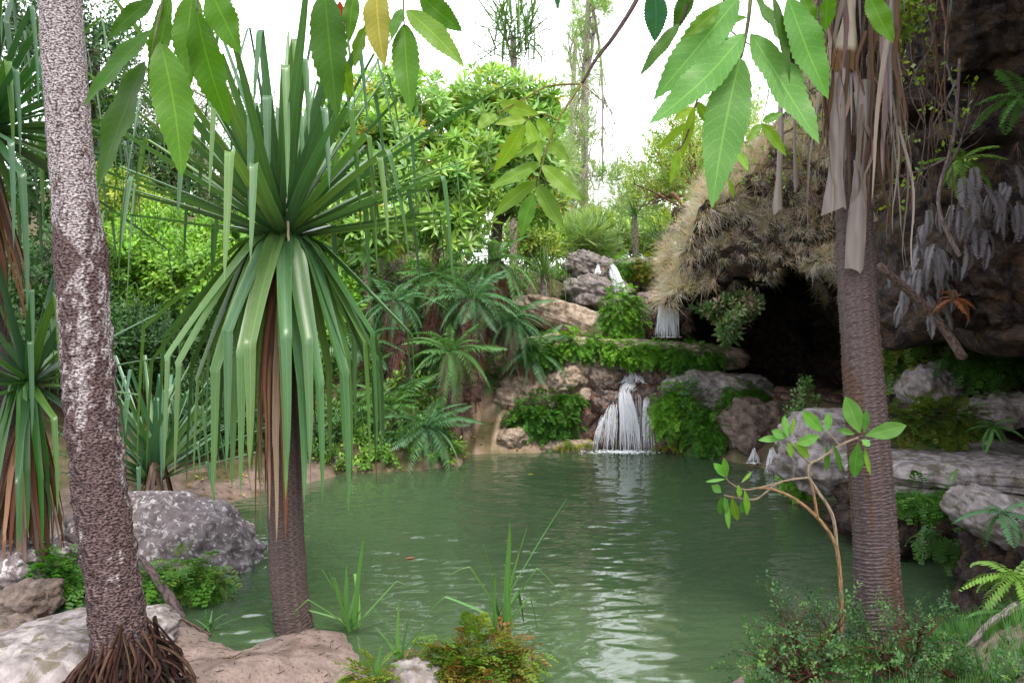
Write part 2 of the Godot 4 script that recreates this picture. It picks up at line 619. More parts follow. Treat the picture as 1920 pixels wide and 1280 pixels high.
func sprig(n: int, length: float, l: float, w: float) -> ArrayMesh:
	var mb := MB.new()
	for k in n:
		var t := float(k) / (n - 1)
		var a := k * 2.4 + rr(-0.4, 0.4)
		var dir := Vector3(cos(a), 0.5 + 0.6 * t, sin(a)).normalized()
		lens(mb, Vector3(0.03 * sin(t * 5.0), t * length, 0), dir, Vector3(0.1, 1, 0.1), l * rr(0.7, 1.2), w * rr(0.8, 1.2), rr(-0.1, 0.35), Color.WHITE * rr(0.8, 1.15))
	tube(mb, [Vector3(0, -0.06, 0), Vector3(0.02, length * 0.5, 0), Vector3(0.0, length, 0)], w * 0.08, w * 0.04, 3, Color(0.6, 0.5, 0.4))
	return mb.mesh()

# frond lying along +Z, arching; pinnae on both sides
func frond(pairs: int, length: float, wid: float, arch: float, pin_w: float, fall := 0.25) -> ArrayMesh:
	var mb := MB.new()
	var pts := []
	for k in pairs + 1:
		var t := float(k) / pairs
		pts.append(Vector3(0.02 * sin(t * 4.0) * length, length * (0.25 * t - arch * t * t), length * t * (1.0 - 0.25 * t * arch)))
	for k in range(1, pairs + 1):
		var t := float(k) / pairs
		var p: Vector3 = pts[k]
		var tan_: Vector3 = (p - (pts[k - 1] as Vector3)).normalized()
		var w := wid * pow(sin(PI * (0.12 + 0.88 * t) * 0.97), 0.7)
		for s in [-1.0, 1.0]:
			var up := Vector3.UP
			var side: Vector3 = tan_.cross(up).normalized() * s
			var dir: Vector3 = (side + tan_ * 0.45 - Vector3.UP * fall * rr(0.5, 1.4)).normalized()
			lens(mb, p, dir, up, w * rr(0.88, 1.1), pin_w, 0.15, Color.WHITE * rr(0.85, 1.15))
	tube(mb, pts, 0.008 * length, 0.002, 3, Color(0.8, 0.7, 0.5))
	return mb.mesh()

# small twice divided fern leaf, arching along +Z
func lacy(pairs: int, length: float) -> ArrayMesh:
	var mb := MB.new()
	for k in pairs:
		var t := float(k + 1) / pairs
		var p := Vector3(0, length * (0.35 * t - 0.55 * t * t), length * t)
		for s in [-1.0, 1.0]:
			var pin := length * 0.42 * (1.05 - t)
			var dir := Vector3(s, -0.12, 0.5).normalized()
			for q in 3:
				var c: Vector3 = p + dir * pin * (q + 0.6) / 3.0
				lens(mb, c, Vector3(s * 0.5 + rr(-0.6, 0.6), rr(-0.3, 0.3), 0.8).normalized(), Vector3.UP, length * 0.15, length * 0.12, rr(-0.1, 0.4), Color.WHITE * rr(0.75, 1.2))
	return mb.mesh()

func tuft(n: int, l: float, w: float, spread: float, droop: float) -> ArrayMesh:
	var mb := MB.new()
	for k in n:
		var a := rr(0, TAU)
		var out := Vector3(cos(a), 0, sin(a))
		var side := Vector3(-sin(a), 0, cos(a))
		var len_ := l * rr(0.6, 1.15)
		var col := Color.WHITE * rr(0.7, 1.25)
		var prev := -1
		for j in 4:
			var t := j / 3.0
			var p := out * (spread * len_ * t + 0.02) + Vector3.UP * len_ * (t - droop * t * t)
			var ww := w * (1.0 - t * 0.95)
			var x := mb.add(p - side * ww * 0.5, Vector2(0, t), col)
			mb.add(p + side * ww * 0.5, Vector2(1, t), col)
			if prev >= 0:
				mb.quad(prev, prev + 1, x + 1, x)
			prev = x
	return mb.mesh()

# strap leaf of a pandanus: rises at e0, turns to e1 by tb, breaks over to e2 at tk
func strap(az: float, e0: float, e1: float, e2: float, tb: float, tk: float, l: float, w: float, col: Color, wob := 0.0, n := 15) -> ArrayMesh:
	var mb := MB.new()
	var out := Vector3(cos(az), 0, sin(az))
	var side := Vector3(-sin(az), 0, cos(az))
	var p := Vector3.ZERO
	var tw := rr(-0.25, 0.25)
	var ts := []
	for k in n + 1:
		ts.append(float(k) / n)
	ts.append(tk)
	ts.append(tk + 0.015)
	ts.sort()
	var pt := 0.0
	var prev := -1
	for t in ts:
		var e: float
		if t < tb:
			e = lerpf(e0, e1, smoothstep(0.0, tb, t))
		elif t <= tk:
			e = e1 - 0.12 * (t - tb)
		else:
			e = lerpf(e2, -PI / 2, clampf((t - tk) * 1.2, 0, 0.9)) if e2 < 0.0 else e2
		var dir := out * cos(e) + Vector3.UP * sin(e)
		p += dir * l * (t - pt) + side * wob * (t - pt) * sin(t * 7.0)
		pt = t
		var nrm := side.cross(dir)
		var s := (side * cos(tw * t) + nrm * sin(tw * t))
		var ww := w * 0.5 * minf(0.75 + t * 2.0, 1.0) * pow(maxf(1.0 - t, 0.0), 0.55) * 1.12
		if t > tk:
			ww *= 0.92
		var fold := 0.45 if t <= tk else 0.25
		var a := mb.add(p - s * ww - nrm * ww * -fold, Vector2(0.02, t * 2.0), col)
		mb.add(p, Vector2(0.5, t * 2.0), col)
		mb.add(p + s * ww - nrm * ww * -fold, Vector2(0.98, t * 2.0), col)
		if prev >= 0:
			mb.quad(prev, prev + 1, a + 1, a)
			mb.quad(prev + 1, prev + 2, a + 2, a + 1)
		prev = a
	return mb.mesh()

# broad leaf from base to tip; teeth > 0 gives a saw edge
func broad(base: Vector3, tip: Vector3, w: float, face: Vector3, curl: float, col: Color, teeth := 0, fat := 0.45) -> ArrayMesh:
	var mb := MB.new()
	var ax := tip - base
	var l := ax.length()
	ax = ax / l
	var side := ax.cross(face).normalized()
	var nrm := side.cross(ax).normalized()
	var n := teeth * 2 if teeth > 0 else 10
	var bend := rr(-0.04, 0.04) * l
	var ruf := rr(0, 6)
	var prev := -1
	for k in n + 1:
		var t := float(k) / n
		var prof := pow(sin(PI * pow(t, log(0.5) / log(fat))), 0.8) * (1.0 - 0.25 * t) if t > 0.0 and t < 1.0 else 0.0
		var ww := w * 0.54 * maxf(prof, 0.015)
		var wl := ww
		if teeth > 0 and k % 2 == 1:
			wl *= 0.90
		var p := base + ax * l * t + side * bend * sin(PI * t) - nrm * curl * l * (t * t - 0.3 * t)
		var edge := nrm * (w * 0.10 + w * 0.06 * sin(t * 17.0 + ruf))
		var edge2 := nrm * (w * 0.10 + w * 0.06 * sin(t * 15.0 + ruf + 2.0))
		var back := ax * (-0.012 * l if k % 2 == 0 and teeth > 0 else 0.0) * -1.0
		var a := mb.add(p - side * wl + edge * (ww / (w * 0.5)) + back, Vector2(0.0, t), col)
		mb.add(p - side * ww * 0.5 + edge * (ww / (w * 0.5)) * 0.6, Vector2(0.25, t), col)
		mb.add(p, Vector2(0.5, t), col)
		mb.add(p + side * ww * 0.5 + edge2 * (ww / (w * 0.5)) * 0.6, Vector2(0.75, t), col)
		mb.add(p + side * wl + edge2 * (ww / (w * 0.5)) + back, Vector2(1.0, t), col)
		if prev >= 0:
			for s in 4:
				mb.quad(prev + s, prev + s + 1, a + s + 1, a + s)
		prev = a
	return mb.mesh()

# ------------------------------------------------------------------ plants
# blobs: [px, py, d, rx px, ry px, rz m]; leaves gather in clumps inside them
func crown(o: Node3D, blobs: Array, mesh: Mesh, mat: String, palette: Array, per: int, s0: float, s1: float, gap := -0.05, freq := 1.0, up := 0.5, hang := false) -> void:
	var xs := []
	var cs := []
	var off := Vector3(rr(0, 90), rr(0, 90), rr(0, 90))
	for b in blobs:
		var c := W(b[0], b[1], b[2]) - o.position
		var r := Vector3(b[3] * b[2] / F, b[4] * b[2] / F, b[5])
		var n := int(per * (b[6] if b.size() > 6 else 1.0))
		for k in n:
			var q := rdir() * pow(rng.randf(), 0.38)
			var p := c + q * r
			if fbm.get_noise_3dv((p + off) * freq * 2.2) < gap:
				continue
			var ax := (q * 0.9 + Vector3.UP * up + rdir() * 0.45).normalized()
			if hang:
				ax = (Vector3.DOWN + rdir() * 0.35).normalized()
			xs.append(Transform3D(basis_y(ax, rr(0, TAU), rr(s0, s1)), p))
			cs.append(pick(palette))
	many(o, "foliage", mesh, M[mat], xs, cs)

func limbs(o: Node3D, trunk: Array, r0: float, r1: float, blobs: Array, bark: Color, twigs := 5, from := 0.45, mat := "plain_bark") -> void:
	var pts := []
	for p in trunk:
		pts.append(W(p[0], p[1], p[2]) - o.position)
	var sp := smooth_path(pts, 6)
	var ph := rr(0, 9)
	part(o, "trunk", tube_mesh(sp, r0, r1, 9, bark, func(a, l, _t): return 1.0 + 0.16 * fbm.get_noise_3d(cos(a) + ph, l * 3.0, sin(a))), M[mat])
	for b in blobs:
		var c := W(b[0], b[1], b[2]) - o.position
		var r := Vector3(b[3] * b[2] / F, b[4] * b[2] / F, b[5])
		var st: Vector3 = sp[int(clampf(rr(from, 1.0), 0, 1) * (sp.size() - 1))]
		var mid := st.lerp(c, 0.5) + rdir() * st.distance_to(c) * 0.12
		var mb := MB.new()
		var lp := smooth_path([st, mid, c], 4)
		var lr := maxf(r1 * 0.8, 0.012)
		tube(mb, lp, lr, lr * 0.5, 6, bark)
		for k in twigs:
			var e := c + rdir() * r * rr(0.6, 0.95)
			var s: Vector3 = lp[rng.randi_range(3, lp.size() - 1)]
			tube(mb, [s, s.lerp(e, 0.5) + rdir() * 0.12 * s.distance_to(e), e], lr * 0.45, lr * 0.12, 4, bark)
		part(o, "branch", mb.mesh(), M[mat])

func tree(n: String, label: String, cat: String, trunk: Array, r0: float, r1: float, blobs: Array, mesh: Mesh, mat: String, pal: Array, per: int, s0: float, s1: float, bark: Color, twigs := 5, gap := -0.05, freq := 1.0, up := 0.5, group := "") -> Node3D:
	var o := thing(n, label, cat, W(trunk[0][0], trunk[0][1], trunk[0][2]), group)
	limbs(o, trunk, r0, r1, blobs, bark, twigs)
	crown(o, blobs, mesh, mat, pal, per, s0, s1, gap, freq, up)
	return o

# fern cushion hanging on a rock face
func cushion(label: String, px: float, py: float, d: float, wpx: float, hpx: float, deep: float, count: int, mesh: Mesh, pal: Array, size := 1.0, down := 0.6) -> void:
	var o := thing("fern_clump", label, "fern", W(px, py, d))
	var r := Vector3(wpx * d / F * 0.5, hpx * d / F * 0.5, deep * 0.5)
	var xs := []
	var cs := []
	var off := Vector3(rr(0, 90), rr(0, 90), rr(0, 90))
	for k in count:
		var q := rdir()
		if q.z < -0.3:
			q.z = -q.z
		q *= pow(rng.randf(), 0.3)
		var p := q * r * (1.0 + 0.45 * fbm.get_noise_3dv(q * 2.5 + off))
		var fwd := (q * 0.9 + Vector3(0, -down, 0.45) + rdir() * 0.55).normalized()
		var x := fwd.cross(Vector3.UP + rdir() * 0.3).normalized()
		var y := x.cross(fwd) * -1.0
		y = fwd.cross(x) if fwd.cross(x).y > 0 else -fwd.cross(x)
		var s := size * rr(0.7, 1.3)
		xs.append(Transform3D(Basis(y.cross(fwd) * s, y * s, fwd * s), p))
		cs.append(pick(pal))
	many(o, "foliage", mesh, M.soft_leaf, xs, cs)

func rosette_plant(n: String, label: String, cat: String, at: Vector3, fr: Array, count: int, e0: float, e1: float, s0: float, s1: float, mat: String, trunk_h: float, trunk_r: float, bark: Color, lean := Vector3.ZERO, group := "", dead := 0) -> Node3D:
	# a fern with a short trunk, dead skirt and a whorl of fronds; each frond is a part
	var o := thing(n, label, cat, at, group)
	var top := Vector3(0, trunk_h, 0) + lean
	if trunk_h > 0.05:
		var ph := rr(0, 50)
		var pts := smooth_path([Vector3(0, -0.15, 0), lean * 0.3 + Vector3(0, trunk_h * 0.5, 0), top], 8)
		part(o, "trunk", tube_mesh(pts, trunk_r * 1.1, trunk_r * 0.8, 14, bark, func(a, l, _t): return 1.0 + 0.4 * fbm.get_noise_3d(cos(a) * 2.0 + ph, l * 2.0, sin(a) * 2.0) + 0.15 * sin(a * 7.0 + l * 3.0)), M.plain_bark)
		var xs := []
		var cs := []
		for k in 110:
			var t := rng.randf()
			var a := rr(0, TAU)
			var p: Vector3 = pts[int(t * (pts.size() - 1))]
			xs.append(Transform3D(basis_y((Vector3(cos(a), 0, sin(a)) * 0.35 + Vector3.DOWN).normalized(), rr(0, TAU), rr(0.6, 1.1)), p + Vector3(cos(a), 0, sin(a)) * trunk_r * 0.9))
			cs.append(pick([Color(0.24, 0.09, 0.045), Color(0.12, 0.07, 0.06), Color(0.26, 0.21, 0.21)]))
		many(o, "skirt", M.dry_tuft, M.dry, xs, cs)
	for k in count + dead:
		var is_dead := k >= count
		var a := k * 2.4 + rr(-0.3, 0.3)
		var t := float(k) / maxi(count - 1, 1)
		var e := lerpf(e1, e0, t) + rr(-0.15, 0.15)
		if is_dead:
			e = rr(-1.4, -1.0)
		var fwd := Vector3(cos(a) * cos(e), sin(e), sin(a) * cos(e))
		var x := Vector3.UP.cross(fwd).normalized()
		var s := rr(s0, s1) * (0.7 if is_dead else 1.0)
		var m: ArrayMesh = fr[rng.randi() % fr.size()]
		part(o, "frond", m, M["frond_dead" if is_dead else mat], Transform3D(Basis(x * s, fwd.cross(x) * s, fwd * s), top))
	return o

func blade_clump(label: String, at: Vector3, specs: Array, mat := "strap") -> Node3D:
	# specs: [azimuth deg, e0, e1, e2, kink, length, width]
	var o := thing("grass_clump", label, "grass")
	o.position = at
	for s in specs:
		var c: Color = vary(Color(0.11, 0.27, 0.06), 0.3)
		part(o, "blade", strap(deg_to_rad(s[0]), s[1], s[2], s[3], 0.3, s[4], s[5] * 1.15, s[6] * 1.7, c, 0.03, 9), M[mat], Transform3D(Basis(), Vector3(rr(-0.05, 0.05), 0, rr(-0.05, 0.05))))
	return o

func spray(n: String, label: String, d: float, leaves: Array, twigs: Array, cols: Array, teeth: int, group := "", fat := 0.45, mat := "big_leaf") -> Node3D:
	# leaves: [base px, base py, tip px, tip py, width px, colour index, depth change base, depth change tip]
	var o := thing(n, label, "branch", W(twigs[0][0][0], twigs[0][0][1], d), group)
	for t in twigs:
		var pts := []
		for p in t:
			if p.size() < 4:
				pts.append(W(p[0], p[1], d + (p[2] if p.size() > 2 else 0.0)) - o.position)
		var rad: float = t[t.size() - 1][3]
		part(o, "stem", tube_mesh(smooth_path(pts, 5), rad, rad * 0.55, 7, t[t.size() - 1][4]), M.plain_bark)
	for q in leaves:
		var db: float = q[6] if q.size() > 6 else rr(-0.02, 0.02)
		var dt: float = q[7] if q.size() > 7 else rr(-0.05, 0.05)
		var a := W(q[0], q[1], d + db) - o.position
		var b := W(q[2], q[3], d + dt) - o.position
		var face := (Vector3(0, 0.2, 1) + rdir() * 0.34).normalized()
		part(o, "leaf", broad(a, b, q[4] * d / F, face, rr(-0.05, 0.12), vary(cols[q[5]], 0.14), teeth, fat), M[mat])
	return o

func falling(label: String, streams: Array, sd: int) -> void:
	# streams: [top x0, x1, y, d, bottom x0, x1, y, d, strands, thickness]
	rng.seed = sd
	var s0: Array = streams[0]
	var o := thing("waterfall", label, "waterfall", W((s0[4] + s0[5]) * 0.5, s0[6], s0[7]))
	for s in streams:
		var mb := MB.new()
		for k in int(s[8] * 1.7):
			var u := rng.randf()
			var a := W(lerpf(s[0], s[1], u), s[2] + rr(-5, 5) + (s[10] if s.size() > 10 else 0.0) * (u - 0.5) + 14.0 * pow(absf(u - 0.5) * 2.0, 2.0) * minf(1.0, (s[6] - s[2]) / 30.0), s[3] + rr(-0.03, 0.03)) - o.position
			var u2 := u + rr(-0.08, 0.08)
			var b := W(lerpf(s[4], s[5], u2), s[6] + rr(-1, 3), s[7] + rr(-0.06, 0.06)) - o.position
			var t0 := maxf(0.0, rr(-0.6, 0.55))
			var t1 := minf(1.0, t0 + rr(0.3, 0.9))
			var pts := []
			var jx := rr(-0.012, 0.012)
			for j in 7:
				var t := lerpf(t0, t1, j / 6.0)
				var p := Vector3(lerpf(a.x, b.x, pow(t, 0.75)) + jx * sin(t * 9.0), lerpf(a.y, b.y, pow(t, 1.2)), lerpf(a.z, b.z, pow(t, 0.7)))
				pts.append(p)
			tube(mb, pts, s[9] * rr(0.15, 0.95), s[9] * rr(0.1, 0.6), 4)
		part(o, "stream", mb.mesh(), M.fall)

func foam(label: String, px: float, py: float, d: float, wpx: float, deep: float, n: int, size: float, dome := 0.0) -> void:
	var o := thing("foam_patch", label, "foam", W(px, py, d))
	var sm := SphereMesh.new()
	sm.radius = 1.0
	sm.height = 2.0
	sm.radial_segments = 8
	sm.rings = 4
	var xs := []
	var cs := []
	for k in n:
		var a := rr(0, TAU)
		var r := pow(rng.randf(), 0.8) * 1.25
		var s := size * (1.25 - 0.7 * r) * rr(0.25, 1.0)
		r *= 1.0 + 0.5 * fbm.get_noise_2d(cos(a) * 2.0 + px, sin(a) * 2.0)
		xs.append(Transform3D(Basis.from_scale(Vector3(s * rr(0.6, 1.6), s * 0.28, s)), Vector3(cos(a) * r * wpx * d / F * 0.5, rr(0.0, 0.25) * size + dome * maxf(0.0, 1.0 - r * r), sin(a) * r * deep * 0.5)))
		cs.append(Color.WHITE)
	many(o, "froth", sm, M.foam, xs, cs)

# ------------------------------------------------------------------ the scene
func _ready() -> void:
	var cam := Camera3D.new()
	cam.name = "camera"
	cam.position = Vector3(0, EYE, 0)
	cam.projection = Camera3D.PROJECTION_FRUSTUM
	cam.near = 0.05
	cam.far = 400.0
	cam.size = 0.05 * 2.0 * 640.0 / F
	cam.frustum_offset = Vector2(0, -0.05 * 40.0 / F)
	add_child(cam)
	cam.current = true
	var sky := ProceduralSkyMaterial.new()
	sky.sky_top_color = lin(0.86, 0.90, 0.98)
	sky.sky_horizon_color = lin(1.0, 1.0, 1.0)
	sky.sky_curve = 0.3
	sky.ground_bottom_color = lin(0.12, 0.12, 0.09)
	sky.ground_horizon_color = lin(0.3, 0.3, 0.26)
	var env := Environment.new()
	env.background_mode = Environment.BG_SKY
	env.sky = Sky.new()
	env.sky.sky_material = sky
	env.tonemap_mode = Environment.TONE_MAPPER_LINEAR
	env.tonemap_exposure = 3.6
	env.sdfgi_enabled = true
	env.ssao_enabled = true
	env.ssil_enabled = true
	var we := WorldEnvironment.new()
	we.name = "world"
	we.environment = env
	add_child(we)
	var sun := DirectionalLight3D.new()
	sun.name = "sun"
	sun.light_energy = 0.5
	sun.light_angular_distance = 14.0
	sun.light_color = Color(1.0, 0.97, 0.92)
	sun.shadow_enabled = true
	sun.rotation_degrees = Vector3(-62, 28, 0)
	add_child(sun)
	rng.seed = 7
	for n in [fbm, fine, low]:
		n.noise_type = FastNoiseLite.TYPE_SIMPLEX_SMOOTH
		n.seed = 3
	fbm.frequency = 0.6
	fbm.fractal_octaves = 4
	fine.frequency = 0.03
	fine.fractal_octaves = 3
	low.frequency = 0.03
	low.fractal_type = FastNoiseLite.FRACTAL_NONE
	make_materials()
	for q in [["frond_green", Color(0.085, 0.21, 0.05)], ["frond_blue", Color(0.075, 0.19, 0.075)], ["frond_dead", Color(0.24, 0.085, 0.03)], ["frond_light", Color(0.14, 0.27, 0.04)], ["frond_grey", Color(0.13, 0.115, 0.135)]]:
		var m := leaf_mat(q[0], 0.5, 0.55)
		m.albedo_color = (q[1] as Color).linear_to_srgb()
	M.dry_tuft = tuft(7, 0.42, 0.012, 0.25, 0.1)
	make_ground()
	make_water()
	make_cliff()
	make_rocks()
	make_falls()
	make_pandanus()
	make_trees()
	make_ferns()
	make_foreground()
	make_small()

func make_rocks() -> void:
	# left bank
	rock("boulder", "large grey boulder spotted with white lichen on the left bank", 300, 1035, 7.9, 345, 205, 1.5, "lichen_rock", 3, -8, 10, 2.3, 0.14, 0.0, 34)
	rock("boulder", "low grey rock at the lichen boulder's tip touching the water", 425, 1004, 8.9, 90, 60, 0.7, "lichen_rock", 4, -14, 0, 2.4, 0.16, 0.02, 22)
	rock("boulder", "smooth pale grey boulder in the bottom left corner", 70, 1262, 4.75, 270, 130, 0.9, "grey_rock", 5, -4, 12, 2.4, 0.08, 0.0, 30)
	rock("boulder", "long low pale rock behind the left tree's roots", 170, 1190, 5.7, 330, 70, 0.8, "grey_rock", 6, 6, -8, 2.6, 0.12, 0.0, 30)
	rock("boulder", "reddish brown stone beside the dark pool channel", 45, 1130, 6.4, 120, 75, 0.5, "red_stone", 7, 14, 0, 2.6, 0.16)
	rock("boulder", "small dark red stone at the left picture edge", 10, 1180, 6.0, 90, 46, 0.4, "red_stone", 8, 0, 0)
	rock("boulder", "grey bank rock under the left pandanus skirt", 30, 1065, 7.0, 190, 90, 0.9, "lichen_rock", 9, -6, 0, 2.6, 0.14)
	rock("boulder", "grey stone with a pale spot at the bottom edge, beside fern", 782, 1292, 4.9, 135, 100, 0.45, "grey_rock", 10, -8, 0, 2.2, 0.10, 0.0, 26)
	for q in [[395, 962, 9.7, 40, 22], [432, 958, 9.9, 30, 16], [365, 968, 9.5, 34, 20], [400, 985, 9.3, 26, 16], [350, 985, 9.2, 24, 18], [440, 975, 9.6, 20, 12]]:
		var o := rock("stone", "small wet brown stone on the left shore beyond the boulder", q[0], q[1], q[2], q[3], q[4], 0.16, "red_stone" if rng.randf() < 0.5 else "grey_rock", rng.randi() % 90, rr(-15, 15), rr(0, 90), 2.4, 0.15, 0.0, 8)
		o.set_meta("group", "stones on the left shore")
	# cascade
	rock("boulder", "pale smooth slab sloping down above the fern ledge", 1085, 606, 16.6, 250, 64, 1.2, "tan_rock", 20, -17, 0, 2.8, 0.10, 0.02, 28)
	rock("boulder", "long flat ledge slab with ferns hanging from its lip", 1190, 662, 16.2, 400, 52, 1.6, "tan_rock", 21, -3, 0, 4.0, 0.08, 0.03, 34)
	rock("boulder", "rounded tan boulder left of the middle cascade", 1098, 700, 15.7, 150, 105, 1.0, "tan_rock", 22, -14, 10, 2.4, 0.20, 0.03, 30)
	rock("boulder", "flat topped tan boulder above the left fern clump", 1022, 742, 15.5, 180, 84, 1.0, "tan_rock", 23, -6, 0, 2.8, 0.16, 0.02, 30)
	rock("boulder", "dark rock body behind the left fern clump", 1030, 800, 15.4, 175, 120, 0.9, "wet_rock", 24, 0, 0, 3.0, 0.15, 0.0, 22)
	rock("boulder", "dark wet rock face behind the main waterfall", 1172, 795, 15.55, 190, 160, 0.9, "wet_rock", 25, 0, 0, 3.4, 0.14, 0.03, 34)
	rock("boulder", "wet rust brown rock at the waterfall's upper left", 1140, 752, 15.25, 72, 56, 0.5, "wet_rock", 26, -22, 0, 2.8, 0.16, 0.0, 20)
	rock("boulder", "flat dark stone step between the two middle cascades", 1225, 706, 15.8, 190, 44, 1.0, "wet_rock", 27, -5, 0, 3.6, 0.10, 0.03, 28)
	rock("boulder", "pale broad boulder right of the waterfall before the cave", 1352, 737, 14.9, 205, 78, 1.3, "grey_rock", 28, -5, -10, 2.8, 0.14, 0.0, 32)
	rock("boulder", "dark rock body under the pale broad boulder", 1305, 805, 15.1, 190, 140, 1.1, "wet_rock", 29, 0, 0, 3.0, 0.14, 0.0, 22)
	rock("boulder", "brown mossy boulder at the water right of the ferns", 1445, 815, 14.0, 190, 130, 1.2, "red_stone", 30, -14, 0, 2.5, 0.16, 0.0, 30)
	rock("boulder", "low dark rock at the cave mouth behind the brown boulder", 1530, 770, 14.4, 190, 80, 1.1, "wet_rock", 31, -6, 0, 2.8, 0.16, 0.0, 20)
	rock("boulder", "grey cracked rock beside the topmost cascade", 1108, 505, 18.6, 95, 55, 1.0, "grey_rock", 32, -20, 0, 2.8, 0.2, 0.03, 24)
	rock("boulder", "stepped grey rock below the topmost cascade", 1125, 552, 17.9, 130, 64, 1.0, "grey_rock", 33, -12, 0, 3.0, 0.2, 0.05, 26)
	rock("boulder", "smooth grey slab across the head of the stream", 1180, 500, 19.2, 160, 30, 1.6, "grey_rock", 34, 2, 0, 3.0, 0.08, 0.0, 22)
	rock("boulder", "dark wet rock under the topmost cascade", 1160, 540, 18.3, 100, 80, 0.8, "wet_rock", 35, 0, 0, 3.0, 0.16, 0.0, 18)
	rock("boulder", "mound of mossy rock right of the topmost cascade", 1218, 520, 18.4, 80, 64, 1.0, "grey_rock", 36, 0, 0, 2.4, 0.16, 0.0, 18)
	rock("boulder", "dark wet rock behind the upper right cascade", 1245, 600, 16.9, 110, 110, 0.9, "wet_rock", 37, 0, 0, 3.0, 0.18, 0.0, 22)
	rock("boulder", "rust brown stone at the foot of the upper right cascade", 1205, 612, 16.5, 60, 50, 0.6, "wet_rock", 38, 10, 0, 2.6, 0.2, 0.0, 16)
	rock("boulder", "small pale stone left of the fern ledge", 1040, 636, 16.2, 46, 26, 0.4, "tan_rock", 39, 5, 0, 2.4, 0.15, 0.0, 12)
	rock("boulder", "low mossy rock at the waterline left of the waterfall", 1055, 836, 14.95, 130, 30, 0.5, "tan_rock", 40, 0, 0, 2.6, 0.15, 0.0, 16)
	rock("boulder", "low mossy rock at the waterline right of the waterfall", 1262, 838, 14.9, 90, 26, 0.5, "red_stone", 41, 0, 0, 2.6, 0.15, 0.0, 16)
	rock("boulder", "cracked tan stone wedged between the two tan boulders", 1062, 712, 15.15, 70, 50, 0.5, "tan_rock", 42, 18, 20, 2.6, 0.24, 0.03, 18)
	rock("boulder", "small brown stone left of the short cascade", 1132, 712, 15.2, 56, 44, 0.4, "red_stone", 43, -10, 0, 2.6, 0.22, 0.0, 16)
	rock("boulder", "tan stone on the sand below the tree ferns", 962, 822, 14.7, 60, 36, 0.4, "tan_rock", 44, 6, 0, 2.4, 0.2, 0.0, 14)
	# right side
	rock("boulder", "white topped block at the near end of the right ledge", 1600, 850, 9.6, 260, 150, 1.2, "grey_rock", 50, -4, 14, 3.4, 0.13, 0.03, 34)
	var ledge := thing("rock_ledge", "long layered grey rock ledge jutting over the water at right", "rock", W(1760, 880, 8.2))
	for q in [[1790, 862, 8.3, 450, 56, 2.6, 61, 0], [1800, 902, 8.15, 430, 44, 2.4, 62, -2], [1830, 940, 8.2, 400, 44, 2.2, 63, -5]]:
		var sz: Vector3 = Vector3(q[3], q[4], 0) * q[2] / F * 0.5
		sz.z = q[5] * 0.5
		part(ledge, "layer", rock_mesh(sz, q[6], 36, 4.5, 0.09, 0.05), M.grey_rock, Transform3D(Basis.from_euler(Vector3(0, deg_to_rad(-12), deg_to_rad(q[7]))), W(q[0], q[1], q[2] + 0.7) - ledge.position))
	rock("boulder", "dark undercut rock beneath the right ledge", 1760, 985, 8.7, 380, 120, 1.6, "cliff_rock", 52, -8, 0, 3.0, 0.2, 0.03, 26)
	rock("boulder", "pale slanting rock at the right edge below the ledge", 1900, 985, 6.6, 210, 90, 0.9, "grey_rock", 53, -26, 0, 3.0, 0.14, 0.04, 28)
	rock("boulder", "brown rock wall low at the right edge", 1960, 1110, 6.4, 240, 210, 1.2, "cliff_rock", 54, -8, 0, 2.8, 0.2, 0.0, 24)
	rock("boulder", "grey rock among ferns on the slope behind the trunk", 1745, 728, 10.2, 110, 86, 0.7, "grey_rock", 55, -18, 0, 2.6, 0.18, 0.0, 20)
	rock("boulder", "rounded grey rock on the slope at the right edge", 1885, 768, 9.4, 150, 66, 0.8, "grey_rock", 56, 8, 0, 2.4, 0.16, 0.0, 22)
	rock("boulder", "pale jutting corner of rock at the upper right", 1860, 60, 7.6, 220, 170, 1.0, "cliff_rock", 57, 6, 0, 3.4, 0.18, 0.04, 26)
	rock("boulder", "knobbly dark rock hanging at the right edge", 1870, 510, 7.4, 190, 200, 1.0, "cliff_rock", 58, 0, 0, 2.8, 0.24, 0.03, 30)

